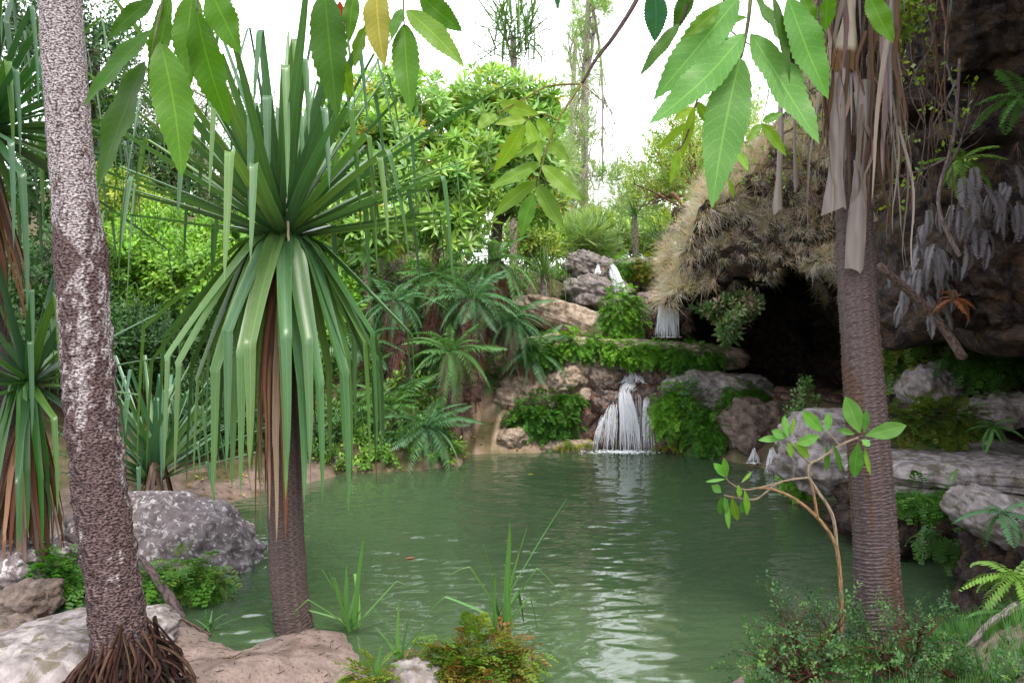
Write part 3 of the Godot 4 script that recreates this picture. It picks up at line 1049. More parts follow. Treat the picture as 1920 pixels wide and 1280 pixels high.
func make_falls() -> void:
	falling("main waterfall dropping in white strands into the pool", [[1160, 1184, 731, 15.02, 1164, 1204, 845, 14.70, 105, 0.010, 6], [1126, 1160, 764, 14.95, 1108, 1154, 845, 14.72, 64, 0.007, -26], [1206, 1222, 748, 14.98, 1204, 1227, 844, 14.72, 52, 0.007, 10], [1150, 1210, 735, 15.02, 1140, 1216, 845, 14.80, 22, 0.004]], 301)
	falling("short white cascade on the dark step above the main waterfall", [[1172, 1200, 702, 15.25, 1162, 1212, 718, 15.12, 60, 0.008], [1168, 1194, 716, 15.18, 1160, 1184, 734, 15.02, 70, 0.009]], 302)
	falling("small white gush coming out under the fern ledge", [[1168, 1200, 676, 15.5, 1162, 1206, 692, 15.28, 60, 0.008]], 303)
	falling("upper right cascade beside the dry grass overhang", [[1236, 1270, 556, 15.9, 1234, 1274, 632, 15.7, 170, 0.009], [1244, 1262, 556, 15.9, 1226, 1250, 630, 15.75, 60, 0.006]], 304)
	falling("topmost narrow cascade at the head of the stream", [[1142, 1154, 498, 17.7, 1152, 1176, 546, 17.3, 90, 0.012], [1118, 1124, 498, 17.9, 1116, 1128, 514, 17.7, 30, 0.010]], 305)
	falling("thin trickle at the foot of the brown boulder", [[1410, 1418, 843, 13.25, 1402, 1426, 867, 13.1, 50, 0.006]], 306)
	falling("thin trickle nearest the white topped block", [[1440, 1456, 842, 12.75, 1436, 1464, 889, 12.5, 60, 0.007]], 307)
	foam("white froth at the foot of the main waterfall", 1168, 847, 14.62, 136, 0.42, 420, 0.030)
	foam("rounded white swell of water under the fern ledge", 1184, 687, 15.38, 36, 0.22, 150, 0.03, 0.11)
	foam("small froth patch under the thin trickle by the brown boulder", 1414, 868, 13.08, 36, 0.25, 40, 0.022)
	foam("small froth patch under the trickle nearest the ledge", 1450, 892, 12.42, 46, 0.3, 44, 0.022)
	foam("froth where the upper right cascade lands", 1252, 632, 15.68, 46, 0.25, 40, 0.026)
	rng.seed = 99

func pandanus_trunk(o: Node3D, pts: Array, r0: float, r1: float, rings: float, depth: float, mat: String, sides := 36, per := 60, tint = null) -> void:
	var lp := []
	for p in pts:
		lp.append(p - o.position)
	var ph := rr(0, 50)
	part(o, "trunk", tube_mesh(smooth_path(lp, per), r0, r1, sides, Color.WHITE, func(a, l, _t):
		var nz: float = fbm.get_noise_3d(cos(a) * 0.9 + ph, l * 1.6, sin(a) * 0.9)
		var saw: float = fposmod((l + 0.02 * nz + 0.004 * sin(a * 3.0 + ph)) * rings, 1.0)
		return 1.0 + 0.10 * nz + depth * (saw - 0.5) + 0.05 * fbm.get_noise_3d(cos(a) * 6.0, l * 22.0, sin(a) * 6.0), tint), M[mat])

func make_pandanus() -> void:
	rng.seed = 21
	var green := [Color(0.085, 0.20, 0.075), Color(0.07, 0.17, 0.08), Color(0.13, 0.26, 0.075)]
	var brown := [Color(0.23, 0.12, 0.07), Color(0.17, 0.085, 0.055), Color(0.32, 0.22, 0.16), Color(0.20, 0.15, 0.14)]
	# the pandanus on the sand spit
	var foot := W(552, 1182, 6.2)
	var o := thing("pandanus_tree", "pandanus with a fountain of long green strap leaves on the sand spit", "pandanus", foot)
	var ctr := W(532, 452, 6.2)
	pandanus_trunk(o, [foot + Vector3(0.02, -0.2, 0), foot + Vector3(0, 0.02, 0), W(540, 1080, 6.2), W(533, 900, 6.2), W(528, 700, 6.2), W(530, 560, 6.2), ctr - Vector3(0, 0.12, 0)], 0.155, 0.11, 34.0, 0.05, "ringed_bark", 36, 40, func(a, l, _t): return Color(1.7, 1.2, 0.95) if fbm.get_noise_3d(cos(a), l * 1.5, sin(a)) > -0.1 else Color(1.15, 0.95, 0.9))
	for k in 92:   # upright, breaking over
		var a: float = k * 2.39996 + rr(-0.2, 0.2)
		var t := k / 91.0
		var e := lerpf(1.45, 0.18, pow(t, 0.8)) + rr(-0.08, 0.08)
		var l := rr(1.75, 2.35)
		var broken := rng.randf() < 0.72
		part(o, "leaf", strap(a, e + 0.1, e, -1.35 + rr(-0.15, 0.1), 0.15, rr(0.52, 0.75) if broken else 0.98, l, rr(0.075, 0.105), vary(green[k % 3], 0.2), 0.05), M.strap, Transform3D(Basis(), ctr - o.position + Vector3(cos(a), 0, sin(a)) * 0.05 + Vector3(0, 0.12 - 0.12 * t, 0)))
	for k in 46:   # hanging
		var a: float = k * 2.39996 + rr(-0.15, 0.15)
		var e := rr(-1.22, -0.72)
		var c: Color = vary(green[2] if rng.randf() < 0.5 else green[0], 0.2)
		part(o, "leaf", strap(a, 1.0, e, -1.5, 0.17, rr(0.52, 0.64), rr(1.9, 2.35), rr(0.095, 0.13), c, 0.05), M.strap, Transform3D(Basis(), ctr - o.position + Vector3(cos(a), 0, sin(a)) * 0.04 + Vector3(0, -0.02, 0)))
	for k in 26:   # dead
		var a := rr(0, TAU)
		part(o, "dead_leaf", strap(a, -0.4, rr(-1.5, -1.35), -1.57, 0.08, rr(0.5, 0.8), rr(1.3, 2.2), rr(0.03, 0.07), vary(brown[k % 4], 0.25), 0.1), M.dry_strap, Transform3D(Basis(), ctr - o.position + Vector3(cos(a), 0, sin(a)) * 0.07 + Vector3(0, -0.2, 0)))
	for q in [[1.35, Color(0.19, 0.085, 0.05)], [1.75, Color(0.40, 0.30, 0.22)]]:
		part(o, "dead_leaf", strap(q[0], -0.2, -1.42, -1.57, 0.06, 0.66, 2.1, 0.085, q[1], 0.05), M.dry_strap, Transform3D(Basis(), ctr - o.position + Vector3(0.05, -0.16, 0.1)))
	var spike := [W(541, 470, 5.95) - o.position, W(537, 300, 5.95) - o.position, W(540, 210, 5.95) - o.position]
	part(o, "leaf_stub", tube_mesh(smooth_path(spike, 5), 0.010, 0.014, 5, Color(0.75, 0.66, 0.45)), M.plain_bark)
	# big pandanus at the left edge: two heads
	var f2 := W(20, 1050, 7.3)
	f2.y = 0.1
	var p2 := thing("pandanus_tree", "tall pandanus at the left edge with brown dead skirt", "pandanus", f2)
	var heads := [[W(-30, 250, 7.0), 110, 1.6, 2.4], [W(55, 725, 7.0), 46, 1.2, 1.9]]
	pandanus_trunk(p2, [f2, W(10, 740, 7.2), W(-20, 500, 7.2), heads[0][0]], 0.14, 0.10, 30.0, 0.05, "ringed_bark", 18, 20)
	for h in heads:
		for k in h[1]:
			var a: float = k * 2.39996 + rr(-0.2, 0.2)
			var t: float = float(k) / h[1]
			var e := lerpf(1.3, -0.5, t) + rr(-0.1, 0.1)
			part(p2, "leaf", strap(a, e + 0.25, e, -1.4, 0.15, rr(0.5, 0.78), rr(h[2], h[3]), rr(0.06, 0.09), vary([Color(0.045, 0.13, 0.045), Color(0.075, 0.18, 0.04), Color(0.04, 0.11, 0.055)][k % 3], 0.25), 0.05), M.strap, Transform3D(Basis(), h[0] - p2.position))
		for k in 56:
			var a := rr(0, TAU)
			part(p2, "dead_leaf", strap(a, -0.3, rr(-1.52, -1.2), -1.57, 0.1, rr(0.6, 0.95), rr(1.2, 2.0), rr(0.04, 0.07), vary(brown[k % 4], 0.3), 0.12, 9), M.dry_strap, Transform3D(Basis(), h[0] - p2.position + Vector3(0, rr(-0.3, -0.05), 0)))
	for k in 12:
		var a := rr(0.2, 2.6)
		part(p2, "leaf", strap(a, 0.4, -1.3, -1.5, 0.14, 0.6, rr(1.3, 1.6), 0.075, vary(Color(0.05, 0.17, 0.03), 0.2), 0.03), M.strap, Transform3D(Basis(), heads[1][0] - p2.position + Vector3(0, 0.06, 0.08)))
	# blue green pandanus on the left shore
	var f3 := W(285, 955, 9.6)
	f3.y = 0.15
	var p3 := thing("pandanus_plant", "stemless blue green pandanus on the shore behind the boulder", "pandanus", f3)
	for k in 70:
		var a: float = k * 2.39996 + rr(-0.2, 0.2)
		var t := k / 70.0
		var e := lerpf(1.45, 0.5, t)
		part(p3, "leaf", strap(a, e, e - 0.25, -1.3, 0.3, rr(0.55, 0.85), rr(1.5, 2.2), rr(0.06, 0.085), vary([Color(0.08, 0.20, 0.12), Color(0.09, 0.22, 0.10), Color(0.14, 0.26, 0.17)][k % 3], 0.2), 0.06), M.strap, Transform3D(Basis(), Vector3(rr(-0.12, 0.12), lerpf(0.5, 0.25, t), rr(-0.1, 0.1))))
	for k in 18:
		var a := rr(0, TAU)
		part(p3, "dead_leaf", strap(a, 0.2, -1.3, -1.5, 0.2, 0.8, rr(0.7, 1.0), 0.05, vary(brown[k % 4], 0.2), 0.1, 9), M.dry_strap, Transform3D(Basis(), Vector3(0.1, 0.6, 0.1)))
	# right pandanus: ringed trunk with hanging dead leaves
	var f4 := W(1655, 1225, 5.7)
	f4.y = -0.1
	var p4 := thing("pandanus_tree", "ringed purple grey pandanus trunk at right hung with dead leaves", "pandanus", f4)
	var c4 := W(1592, -150, 6.1)
	pandanus_trunk(p4, [f4, W(1645, 1080, 5.75), W(1634, 900, 5.8), W(1618, 700, 5.85), W(1603, 450, 5.95), W(1596, 200, 6.0), c4], 0.165, 0.115, 38.0, 0.11, "ringed_bark", 44, 84, func(a, l, _t): return Color(1.25, 0.85, 0.7) if fbm.get_noise_3d(cos(a) * 0.8 + 7.0, l * 0.9, sin(a) * 0.8) > 0.18 else Color(1.25, 1.15, 1.25))
	for k in 40:
		var a := rr(0, TAU)
		part(p4, "leaf", strap(a, 1.0, lerpf(1.3, 0.0, k / 40.0), -1.4, 0.15, 0.7, rr(1.5, 2.0), 0.08, vary(green[k % 3], 0.2), 0.05, 9), M.strap, Transform3D(Basis(), c4 - p4.position))
	var grey := [Color(0.26, 0.215, 0.205), Color(0.17, 0.125, 0.11), Color(0.34, 0.30, 0.29), Color(0.12, 0.075, 0.05)]
	for k in 150:
		var y := rr(-120, 240)
		var x := rr(1525, 1690)
		var d := rr(5.6, 6.15)
		var a := rr(0, TAU)
		part(p4, "dead_leaf", strap(a, rr(-1.5, -1.1), rr(-1.57, -1.3), rr(-1.57, -1.4), 0.1, rr(0.6, 0.9), rr(0.5, 1.25), rr(0.015, 0.06), vary(grey[k % 4], 0.25), rr(-0.3, 0.3), 9), M.dry_strap, Transform3D(Basis(), W(x, y, d) - p4.position))
	for q in [[1575, 110, 390, 40, 0], [1590, -60, 130, 52, 1], [1622, 150, 500, 36, 0], [1606, 300, 402, 24, 2], [1462, 150, 392, 18, 0], [1490, 220, 350, 9, 2]]:
		var d := 5.72 if q[0] > 1540 else 6.2
		var l: float = (q[2] - q[1]) * d / F
		var mb := MB.new()
		# a folded leaf base hanging upside down, wider at its lower end
		var n := 14
		for j in n + 1:
			var t := float(j) / n
			var w: float = q[3] * d / F * 0.5 * (0.5 + 0.5 * pow(t, 2.2)) * (1.0 + 0.18 * sin(t * 9.0 + q[0]))
			var c: Color = [Color(0.21, 0.18, 0.17), Color(0.36, 0.31, 0.25), Color(0.17, 0.14, 0.13)][q[4]]
			if q[4] == 1 and t > 0.82 and fbm.get_noise_2d(t * 9.0, q[0]) > (0.9 - t) * 4.0 - 0.3:
				c = Color(0.16, 0.085, 0.04)
			for s in 7:
				var u := s / 3.0 - 1.0
				mb.add(Vector3(u * w, -l * t + 0.02 * u * u * t - (0.05 * absf(fine.get_noise_2d(s * 900.0, q[0] * 30.0)) * 2.0 if j == n else 0.0), w * 0.7 * (1.0 - u * u) + 0.03 * sin(t * 4.0)), Vector2((u + 1) * 0.5, t * 2.0), c * (0.8 + 0.35 * fposmod(s * 0.618 + 0.1 * j, 1.0)))
		for j in n:
			for s in 6:
				mb.quad(j * 7 + s, j * 7 + s + 1, j * 7 + s + 8, j * 7 + s + 7)
		part(p4, "leaf_base", mb.mesh(), M.dry, Transform3D(Basis.from_euler(Vector3(0, rr(-0.4, 0.4), rr(-0.06, 0.06))), W(q[0], q[1], d) - p4.position))
	# lichen tree at left
	var f5 := W(238, 1262, 4.45)
	var p5 := thing("tree", "leaning trunk with white lichen bark in the left foreground", "tree", f5)
	var lp := []
	for q in [[238, 1330], [222, 1180], [205, 1050], [185, 900], [168, 740], [155, 560], [140, 380], [125, 200], [112, 0], [100, -200], [95, -420]]:
		lp.append(W(q[0], q[1], 4.45) - f5)
	part(p5, "trunk", tube_mesh(smooth_path(lp, 26), 0.145, 0.118, 56, Color.WHITE, func(a, l, _t):
		var rough: float = lerpf(1.0, 0.45, smoothstep(1.9, 2.4, l))
		var wide: float = 1.0 + 0.16 * smoothstep(0.5, 0.0, l) - 0.10 * smoothstep(2.4, 2.9, l)
		var knot: float = 0.16 * exp(-pow((l - 2.52) * 6.0, 2.0)) * maxf(0.0, cos(a - 0.9))
		return wide + knot + rough * (0.11 * fbm.get_noise_3d(cos(a) * 3.0, l * 9.0, sin(a) * 3.0) + 0.12 * fine.get_noise_3d(cos(a) * 60.0, l * 420.0, sin(a) * 60.0)) + 0.05 * fbm.get_noise_3d(cos(a), l * 1.5, sin(a)),
		func(a, l, _t):
		var k: float = fbm.get_noise_3d(cos(a) * 1.6 + 3.0, l * 2.2, sin(a) * 1.6) + (l - 2.25) * 0.5 + 1.1 * fine.get_noise_3d(cos(a) * 90.0, l * 500.0, sin(a) * 90.0)
		var dark: bool = k < -0.02 or absf(l - 2.5) < 0.10 + 0.1 * sin(a * 2.0)
		return Color(0.34, 0.27, 0.26) if dark else Color(1.15, 1.1, 1.13)), M.lichen_bark)
	for k in 280:
		var a := rr(0, TAU)
		var h := rr(0.0, 0.34) * rr(0.5, 1.0)
		var s := Vector3(cos(a) * 0.14, h, sin(a) * 0.14)
		var r := rr(0.16, 0.40) * (1.1 - h)
		var b := a + rr(-0.5, 0.5)
		var e := Vector3(cos(b) * r, -0.14, sin(b) * r)
		var m := s.lerp(e, 0.35) + Vector3(cos(a), 0.3, sin(a)) * 0.03 + rdir() * 0.04
		var m2 := s.lerp(e, 0.7) + Vector3(cos(a), 0.5, sin(a)) * 0.02 + rdir() * 0.05
		part(p5, "root", tube_mesh(smooth_path([s, m, m2, e], 4), rr(0.004, 0.011), rr(0.004, 0.009), 5, vary([Color(0.07, 0.035, 0.03), Color(0.15, 0.085, 0.06), Color(0.04, 0.024, 0.022), Color(0.10, 0.045, 0.035)][k % 4], 0.25)), M.plain_bark)

func make_trees() -> void:
	rng.seed = 33
	var ros := rosette(9, 0.24, 0.075, 1.2, -0.1)
	var ros2 := rosette(7, 0.20, 0.07, 1.1, -0.3)
	var spr := sprig(10, 0.28, 0.10, 0.045)
	var tiny := sprig(14, 0.30, 0.06, 0.026)
	var wisp := tuft(16, 0.5, 0.010, 0.45, 0.25)
	var bright := []
	for k in 6:
		bright.append_array([Color(0.23, 0.41, 0.07), Color(0.30, 0.46, 0.08), Color(0.17, 0.34, 0.07), Color(0.26, 0.43, 0.14)])
	bright.append(Color(0.42, 0.34, 0.03))
	var mid := [Color(0.14, 0.32, 0.03), Color(0.19, 0.38, 0.04), Color(0.10, 0.24, 0.03)]
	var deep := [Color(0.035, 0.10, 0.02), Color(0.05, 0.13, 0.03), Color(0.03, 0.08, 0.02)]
	var yel := [Color(0.24, 0.34, 0.03), Color(0.18, 0.32, 0.03), Color(0.30, 0.36, 0.05)]
	var pale := [Color(0.27, 0.40, 0.13), Color(0.32, 0.42, 0.17), Color(0.21, 0.34, 0.09)]
	var bk := Color(0.30, 0.23, 0.19)
	# broad leaved trees behind the tree ferns
	tree("broadleaf_tree", "bright green broadleaf tree with pale slender trunk behind the ferns", "tree", [[694, 620, 15.6], [686, 500, 15.6], [690, 400, 15.7], [705, 300, 15.8]], 0.085, 0.05, [[640, 360, 15.8, 85, 80, 1.0], [735, 290, 16, 85, 80, 1.0], [690, 430, 15.4, 90, 55, 0.8, 0.7], [660, 250, 16.4, 80, 75, 1.0]], ros, "leaf", bright, 330, 0.8, 1.2, Color(0.42, 0.32, 0.24))
	tree("broadleaf_tree", "bright green broadleaf tree with forked brown trunk in the middle", "tree", [[812, 600, 15.4], [816, 480, 15.4], [850, 430, 15.5], [870, 395, 15.6]], 0.10, 0.06, [[810, 360, 15.5, 95, 70, 1.0], [890, 330, 15.8, 90, 80, 1.0], [800, 230, 16.5, 90, 85, 1.0], [845, 430, 15.2, 80, 45, 0.7, 0.6], [730, 180, 17.2, 80, 60, 1.0]], ros, "leaf", bright, 330, 0.8, 1.2, Color(0.30, 0.21, 0.15))
	tree("broadleaf_tree", "tall broadleaf tree with dark rough trunk near the sky gap", "tree", [[925, 560, 16.6], [928, 470, 16.6], [936, 400, 16.7], [960, 250, 17]], 0.17, 0.07, [[960, 220, 17, 85, 75, 1.1], [1015, 220, 17.2, 45, 70, 0.9, 0.6], [905, 190, 17.4, 80, 70, 1.0], [985, 300, 16.8, 75, 60, 1.0], [925, 310, 16.8, 70, 70, 1.0], [1010, 380, 16.6, 50, 45, 0.7, 0.5]], ros, "leaf", bright, 330, 0.8, 1.25, Color(0.20, 0.15, 0.14))
	tree("broadleaf_tree", "green leafy tree filling the gap left of the middle trees", "tree", [[590, 600, 17.5], [595, 480, 17.5], [600, 350, 17.5]], 0.10, 0.05, [[560, 300, 17.5, 90, 90, 1.0], [590, 420, 17, 100, 90, 1.0], [620, 520, 16, 80, 70, 0.8], [520, 400, 17.5, 80, 90, 1.0]], ros2, "leaf", mid, 420, 0.8, 1.2, bk)
	# left hillside
	for q in [
		["light green bush on the left hillside between the trunks", [[300, 540, 13.5], [300, 470, 13.5]], [[290, 470, 13.5, 85, 70, 0.8], [370, 520, 13, 80, 70, 0.8], [235, 520, 13, 60, 80, 0.7]], spr, [Color(0.18, 0.38, 0.03), Color(0.22, 0.43, 0.04), Color(0.13, 0.28, 0.03)], 620],
		["yellow green bush beside the lichen trunk", [[225, 480, 14.5], [225, 420, 14.5]], [[220, 390, 14.5, 60, 60, 0.7], [265, 420, 14.5, 50, 50, 0.6]], spr, yel, 420],
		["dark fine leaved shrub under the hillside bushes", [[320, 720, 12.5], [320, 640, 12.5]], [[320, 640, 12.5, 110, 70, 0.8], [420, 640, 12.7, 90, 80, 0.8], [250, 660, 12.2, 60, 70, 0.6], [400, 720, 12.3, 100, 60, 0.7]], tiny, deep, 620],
		["broad green bush beyond the pandanus fronds", [[450, 560, 15], [450, 480, 15]], [[430, 470, 15, 80, 70, 0.8], [490, 540, 14.6, 80, 70, 0.8], [420, 560, 14.2, 80, 60, 0.7]], ros2, mid, 330],
		["green bush between the pandanus trunk and the tree ferns", [[600, 650, 14.8], [600, 580, 14.8]], [[610, 570, 14.8, 70, 70, 0.7], [570, 640, 14.4, 60, 70, 0.6]], ros2, mid, 300],
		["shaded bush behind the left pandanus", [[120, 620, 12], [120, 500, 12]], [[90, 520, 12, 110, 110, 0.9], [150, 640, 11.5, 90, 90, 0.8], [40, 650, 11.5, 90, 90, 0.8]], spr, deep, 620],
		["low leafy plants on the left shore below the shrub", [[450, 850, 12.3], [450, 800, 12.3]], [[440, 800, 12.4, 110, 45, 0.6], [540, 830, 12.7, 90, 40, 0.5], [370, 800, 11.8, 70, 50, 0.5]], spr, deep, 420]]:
		tree("shrub", q[0], "shrub", q[1], 0.04, 0.025, q[2], q[3], "soft_leaf", q[4], q[5], 0.7, 1.2, bk, 4, -0.18, 1.2)
	tree("hill_tree", "grey twiggy tree on the skyline behind the left leaves", "tree", [[380, 420, 21], [360, 260, 21], [340, 130, 21]], 0.10, 0.05, [[330, 190, 21, 110, 80, 1.4], [430, 230, 21, 100, 80, 1.4], [250, 230, 20, 90, 90, 1.4], [430, 320, 19, 90, 70, 1.2]], tiny, "soft_leaf", [Color(0.13, 0.15, 0.08), Color(0.10, 0.14, 0.06), Color(0.2, 0.2, 0.13)], 420, 1.0, 1.6, Color(0.35, 0.30, 0.28), 16, -0.05)
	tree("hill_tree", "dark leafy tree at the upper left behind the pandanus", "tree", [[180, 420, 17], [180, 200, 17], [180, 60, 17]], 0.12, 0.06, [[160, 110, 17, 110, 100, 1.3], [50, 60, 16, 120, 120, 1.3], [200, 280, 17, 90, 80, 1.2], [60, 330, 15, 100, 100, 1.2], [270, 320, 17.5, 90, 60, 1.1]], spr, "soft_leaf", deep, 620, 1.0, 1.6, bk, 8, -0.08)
	tree("hill_tree", "ferny green tree mass on the hillside above the bright bush", "tree", [[380, 440, 18], [390, 340, 18]], 0.09, 0.06, [[340, 340, 18, 100, 60, 1.2], [450, 380, 17.5, 100, 60, 1.2], [260, 360, 17, 80, 60, 1.0]], spr, "soft_leaf", [Color(0.06, 0.13, 0.03), Color(0.08, 0.16, 0.04), Color(0.10, 0.09, 0.04)], 520, 0.8, 1.3, bk)
	# right centre, over the overhang
	tree("fine_leaved_tree", "yellow green fine leaved tree above the stream head", "tree", [[1330, 480, 22], [1322, 380, 22], [1290, 290, 22]], 0.13, 0.07, [[1240, 300, 22, 70, 50, 1.2], [1300, 340, 21.5, 75, 55, 1.2], [1230, 370, 22, 60, 40, 1.0], [1370, 300, 22, 70, 70, 1.2], [1290, 240, 22, 60, 50, 1.2]], tiny, "soft_leaf", yel, 330, 1.0, 1.7, Color(0.32, 0.18, 0.13), 9)
	tree("fine_leaved_tree", "brown forked bare tree at the edge of the dry grass", "tree", [[1340, 470, 19], [1310, 420, 19], [1260, 360, 19]], 0.09, 0.04, [[1190, 345, 19, 40, 24, 0.6, 0.3], [1270, 420, 18.8, 30, 20, 0.4, 0.2]], tiny, "soft_leaf", yel, 200, 0.8, 1.4, Color(0.28, 0.14, 0.10), 5)
	# far valley
	var far := [
		["tall wispy grey tree standing in the sky gap", [[1098, 480, 30], [1096, 300, 30], [1100, 100, 30], [1105, -40, 30]], [[1100, 120, 30, 38, 70, 1.0], [1110, 10, 30, 40, 70, 1.0], [1090, 250, 30, 36, 60, 1.0], [1130, 330, 30, 60, 24, 1.0], [1080, 390, 30, 50, 30, 1.0]], 300],
		["thin bare pale trunk left of the far pandanus", [[1075, 480, 34], [1072, 260, 34], [1080, 60, 34]], [[1075, 200, 34, 30, 90, 1.0], [1080, 60, 34, 30, 60, 1.0], [1060, 330, 34, 40, 50, 1.0]], 220],
		["far tree with reddish trunk right of the far pandanus", [[1232, 480, 33], [1230, 400, 33], [1228, 330, 33]], [[1215, 340, 33, 55, 40, 1.4], [1260, 330, 33, 50, 40, 1.4], [1180, 390, 34, 50, 40, 1.4]], 260],
		["pale far tree behind the bare forked tree", [[1303, 480, 31], [1300, 380, 31], [1300, 300, 31]], [[1290, 290, 31, 60, 50, 1.4], [1340, 330, 31, 60, 60, 1.4], [1390, 250, 31, 60, 70, 1.4]], 260],
		["feathery far tree closing the valley at its left side", [[1030, 480, 28], [1030, 380, 28], [1030, 280, 28]], [[1030, 300, 28, 60, 60, 1.4], [1045, 420, 27, 50, 40, 1.2], [1000, 430, 25, 50, 50, 1.2]], 320]]
	for q in far:
		tree("far_tree", q[0], "tree", q[1], 0.16, 0.08, q[2], wisp, "soft_leaf", pale, q[3], 0.8, 1.5, Color(0.40, 0.33, 0.32), 10, -0.1, 0.6, 0.4, "trees in the far valley")
	var names := ["pale green", "yellowish", "grey green", "bright green", "dusty green", "light green", "olive", "feathery", "leafy", "shaded"]
	var spots := [[1120, 440, 27], [1165, 455, 26], [1215, 445, 28], [1260, 450, 25], [1300, 455, 24], [1145, 415, 38], [1200, 405, 40], [1040, 440, 26], [1085, 450, 24], [985, 460, 22]]
	for k in 10:
		var s: Array = spots[k]
		tree("far_bush", names[k] + " far bush in the row closing the valley", "shrub", [[s[0], s[1] + 40, s[2]], [s[0], s[1], s[2]]], 0.05, 0.03, [[s[0], s[1], s[2], 44, 34, 1.0], [s[0] + 26, s[1] + 14, s[2], 34, 24, 0.8]], spr if k % 2 else wisp, "soft_leaf", pale if k % 3 else yel, 300, 1.0, 1.8, bk, 4, -0.15, 0.6, 0.5, "far bushes")
	for q in [["loose", 700], ["leafy", 860], ["rounded", 1000], ["spreading", 1350]]:
		var px: float = q[1]
		tree("distant_tree", q[0] + " pale distant tree on the valley rim behind everything", "tree", [[px, 500, 46], [px, 380, 46], [px, 280, 46]], 0.25, 0.12, [[px - 40, 300, 46, 90, 80, 3.0], [px + 30, 260, 46, 70, 80, 3.0], [px, 400, 46, 110, 60, 3.0]], spr, "soft_leaf", pale, 420, 2.2, 3.6, bk, 5, -0.08, 0.3, 0.5, "distant trees on the rim")
	# low growth over the forest floor
	var ux := []
	var uc := []
	for k in 5200:
		var d := rr(13.2, 34.0) if k % 3 else rr(13.2, 18.0)
		var x := (rr(180, 1330) - 960) / F * d
		if d < 16.0 and (x > 0.2 or (x > -1.25 and d < 15.4)):
			continue
		var s := shore_dist(x, d)
		if s < 0.25:
			continue
		ux.append(Transform3D(basis_y(Vector3.UP + rdir() * 0.5, rr(0, TAU), rr(0.7, 1.5)), Vector3(x, ground_height(x, d), -d)))
		uc.append(pick(mid if k % 2 else [Color(0.10, 0.20, 0.04), Color(0.14, 0.22, 0.06), Color(0.07, 0.14, 0.03)]))
	for k in 900:
		var d := rr(12.4, 14.4)
		var x := (rr(520, 890) - 960) / F * d
		var s := shore_dist(x, d)
		if s < 0.0 or s > 0.6 or (x > -0.9 and rng.randf() < 0.8):
			continue
		ux.append(Transform3D(basis_y(Vector3(0, 0.7, 0.5) + rdir() * 0.5, rr(0, TAU), rr(0.5, 1.0)), Vector3(x, ground_height(x, d), -d)))
		uc.append(pick(mid))
	var un := many(self, "undergrowth", spr, M.soft_leaf, ux, uc)
	un.set_meta("label", "low green undergrowth covering the forest floor")
	un.set_meta("category", "undergrowth")
	# pandanus heads far off
	rng.seed = 44
	for q in [["spiky pandanus head above the middle trees against the sky", 962, 70, 21.0, 2.0, 3.0, 150, false], ["far pandanus with hanging skirt behind the stream head", 1190, 405, 24.0, 1.0, 1.0, 44, true], ["small far pandanus right of the skirted one", 1240, 455, 23.0, 0.5, 0.8, 36, true], ["far pandanus leaning behind the left stream rocks", 1120, 440, 24.0, 0.6, 0.8, 36, true], ["drooping pandanus on the rocks left of the cascade", 1020, 520, 16.4, 0.5, 0.75, 60, false]]:
		var hd := W(q[1], q[2], q[3])
		var low_y: float = hd.y - 0.25 if not q[7] else 3.5
		if q[1] == 962:
			low_y = 3.4
		var o := thing("pandanus_tree", q[0], "pandanus", Vector3(hd.x, low_y, hd.z))
		part(o, "trunk", tube_mesh(smooth_path([Vector3(0, -0.3, 0), Vector3(0.03, (hd.y - low_y) * 0.5, 0), Vector3(0, hd.y - low_y + 0.05, 0)], 6), 0.11, 0.08, 8, Color(0.32, 0.26, 0.22)), M.plain_bark)
		for k in q[6]:
			var a: float = k * 2.39996
			var e := lerpf(1.4, -0.3, float(k) / q[6]) + rr(-0.1, 0.1)
			var l: float = rr(0.9, 1.3) * (1.1 if q[1] > 1100 else 1.5 if q[1] == 962 else 0.95)
			part(o, "leaf", strap(a, e + 0.2, e, -1.4, 0.2, rr(0.5, 0.8), l, 0.05 if q[1] != 1020 else 0.035, vary(Color(0.12, 0.24, 0.07), 0.25), 0.04, 7), M.strap, Transform3D(Basis(), hd - o.position + (Vector3(rr(-0.55, 0.55), rr(-0.7, 0.5), rr(-0.4, 0.4)) if q[1] == 962 else Vector3.ZERO)))
		if q[7]:
			for k in 30:
				part(o, "dead_leaf", strap(rr(0, TAU), -0.5, -1.5, -1.57, 0.1, 0.8, rr(0.7, 1.3), 0.05, vary(Color(0.40, 0.30, 0.20), 0.3), 0.05, 7), M.dry_strap, Transform3D(Basis(), hd - o.position))

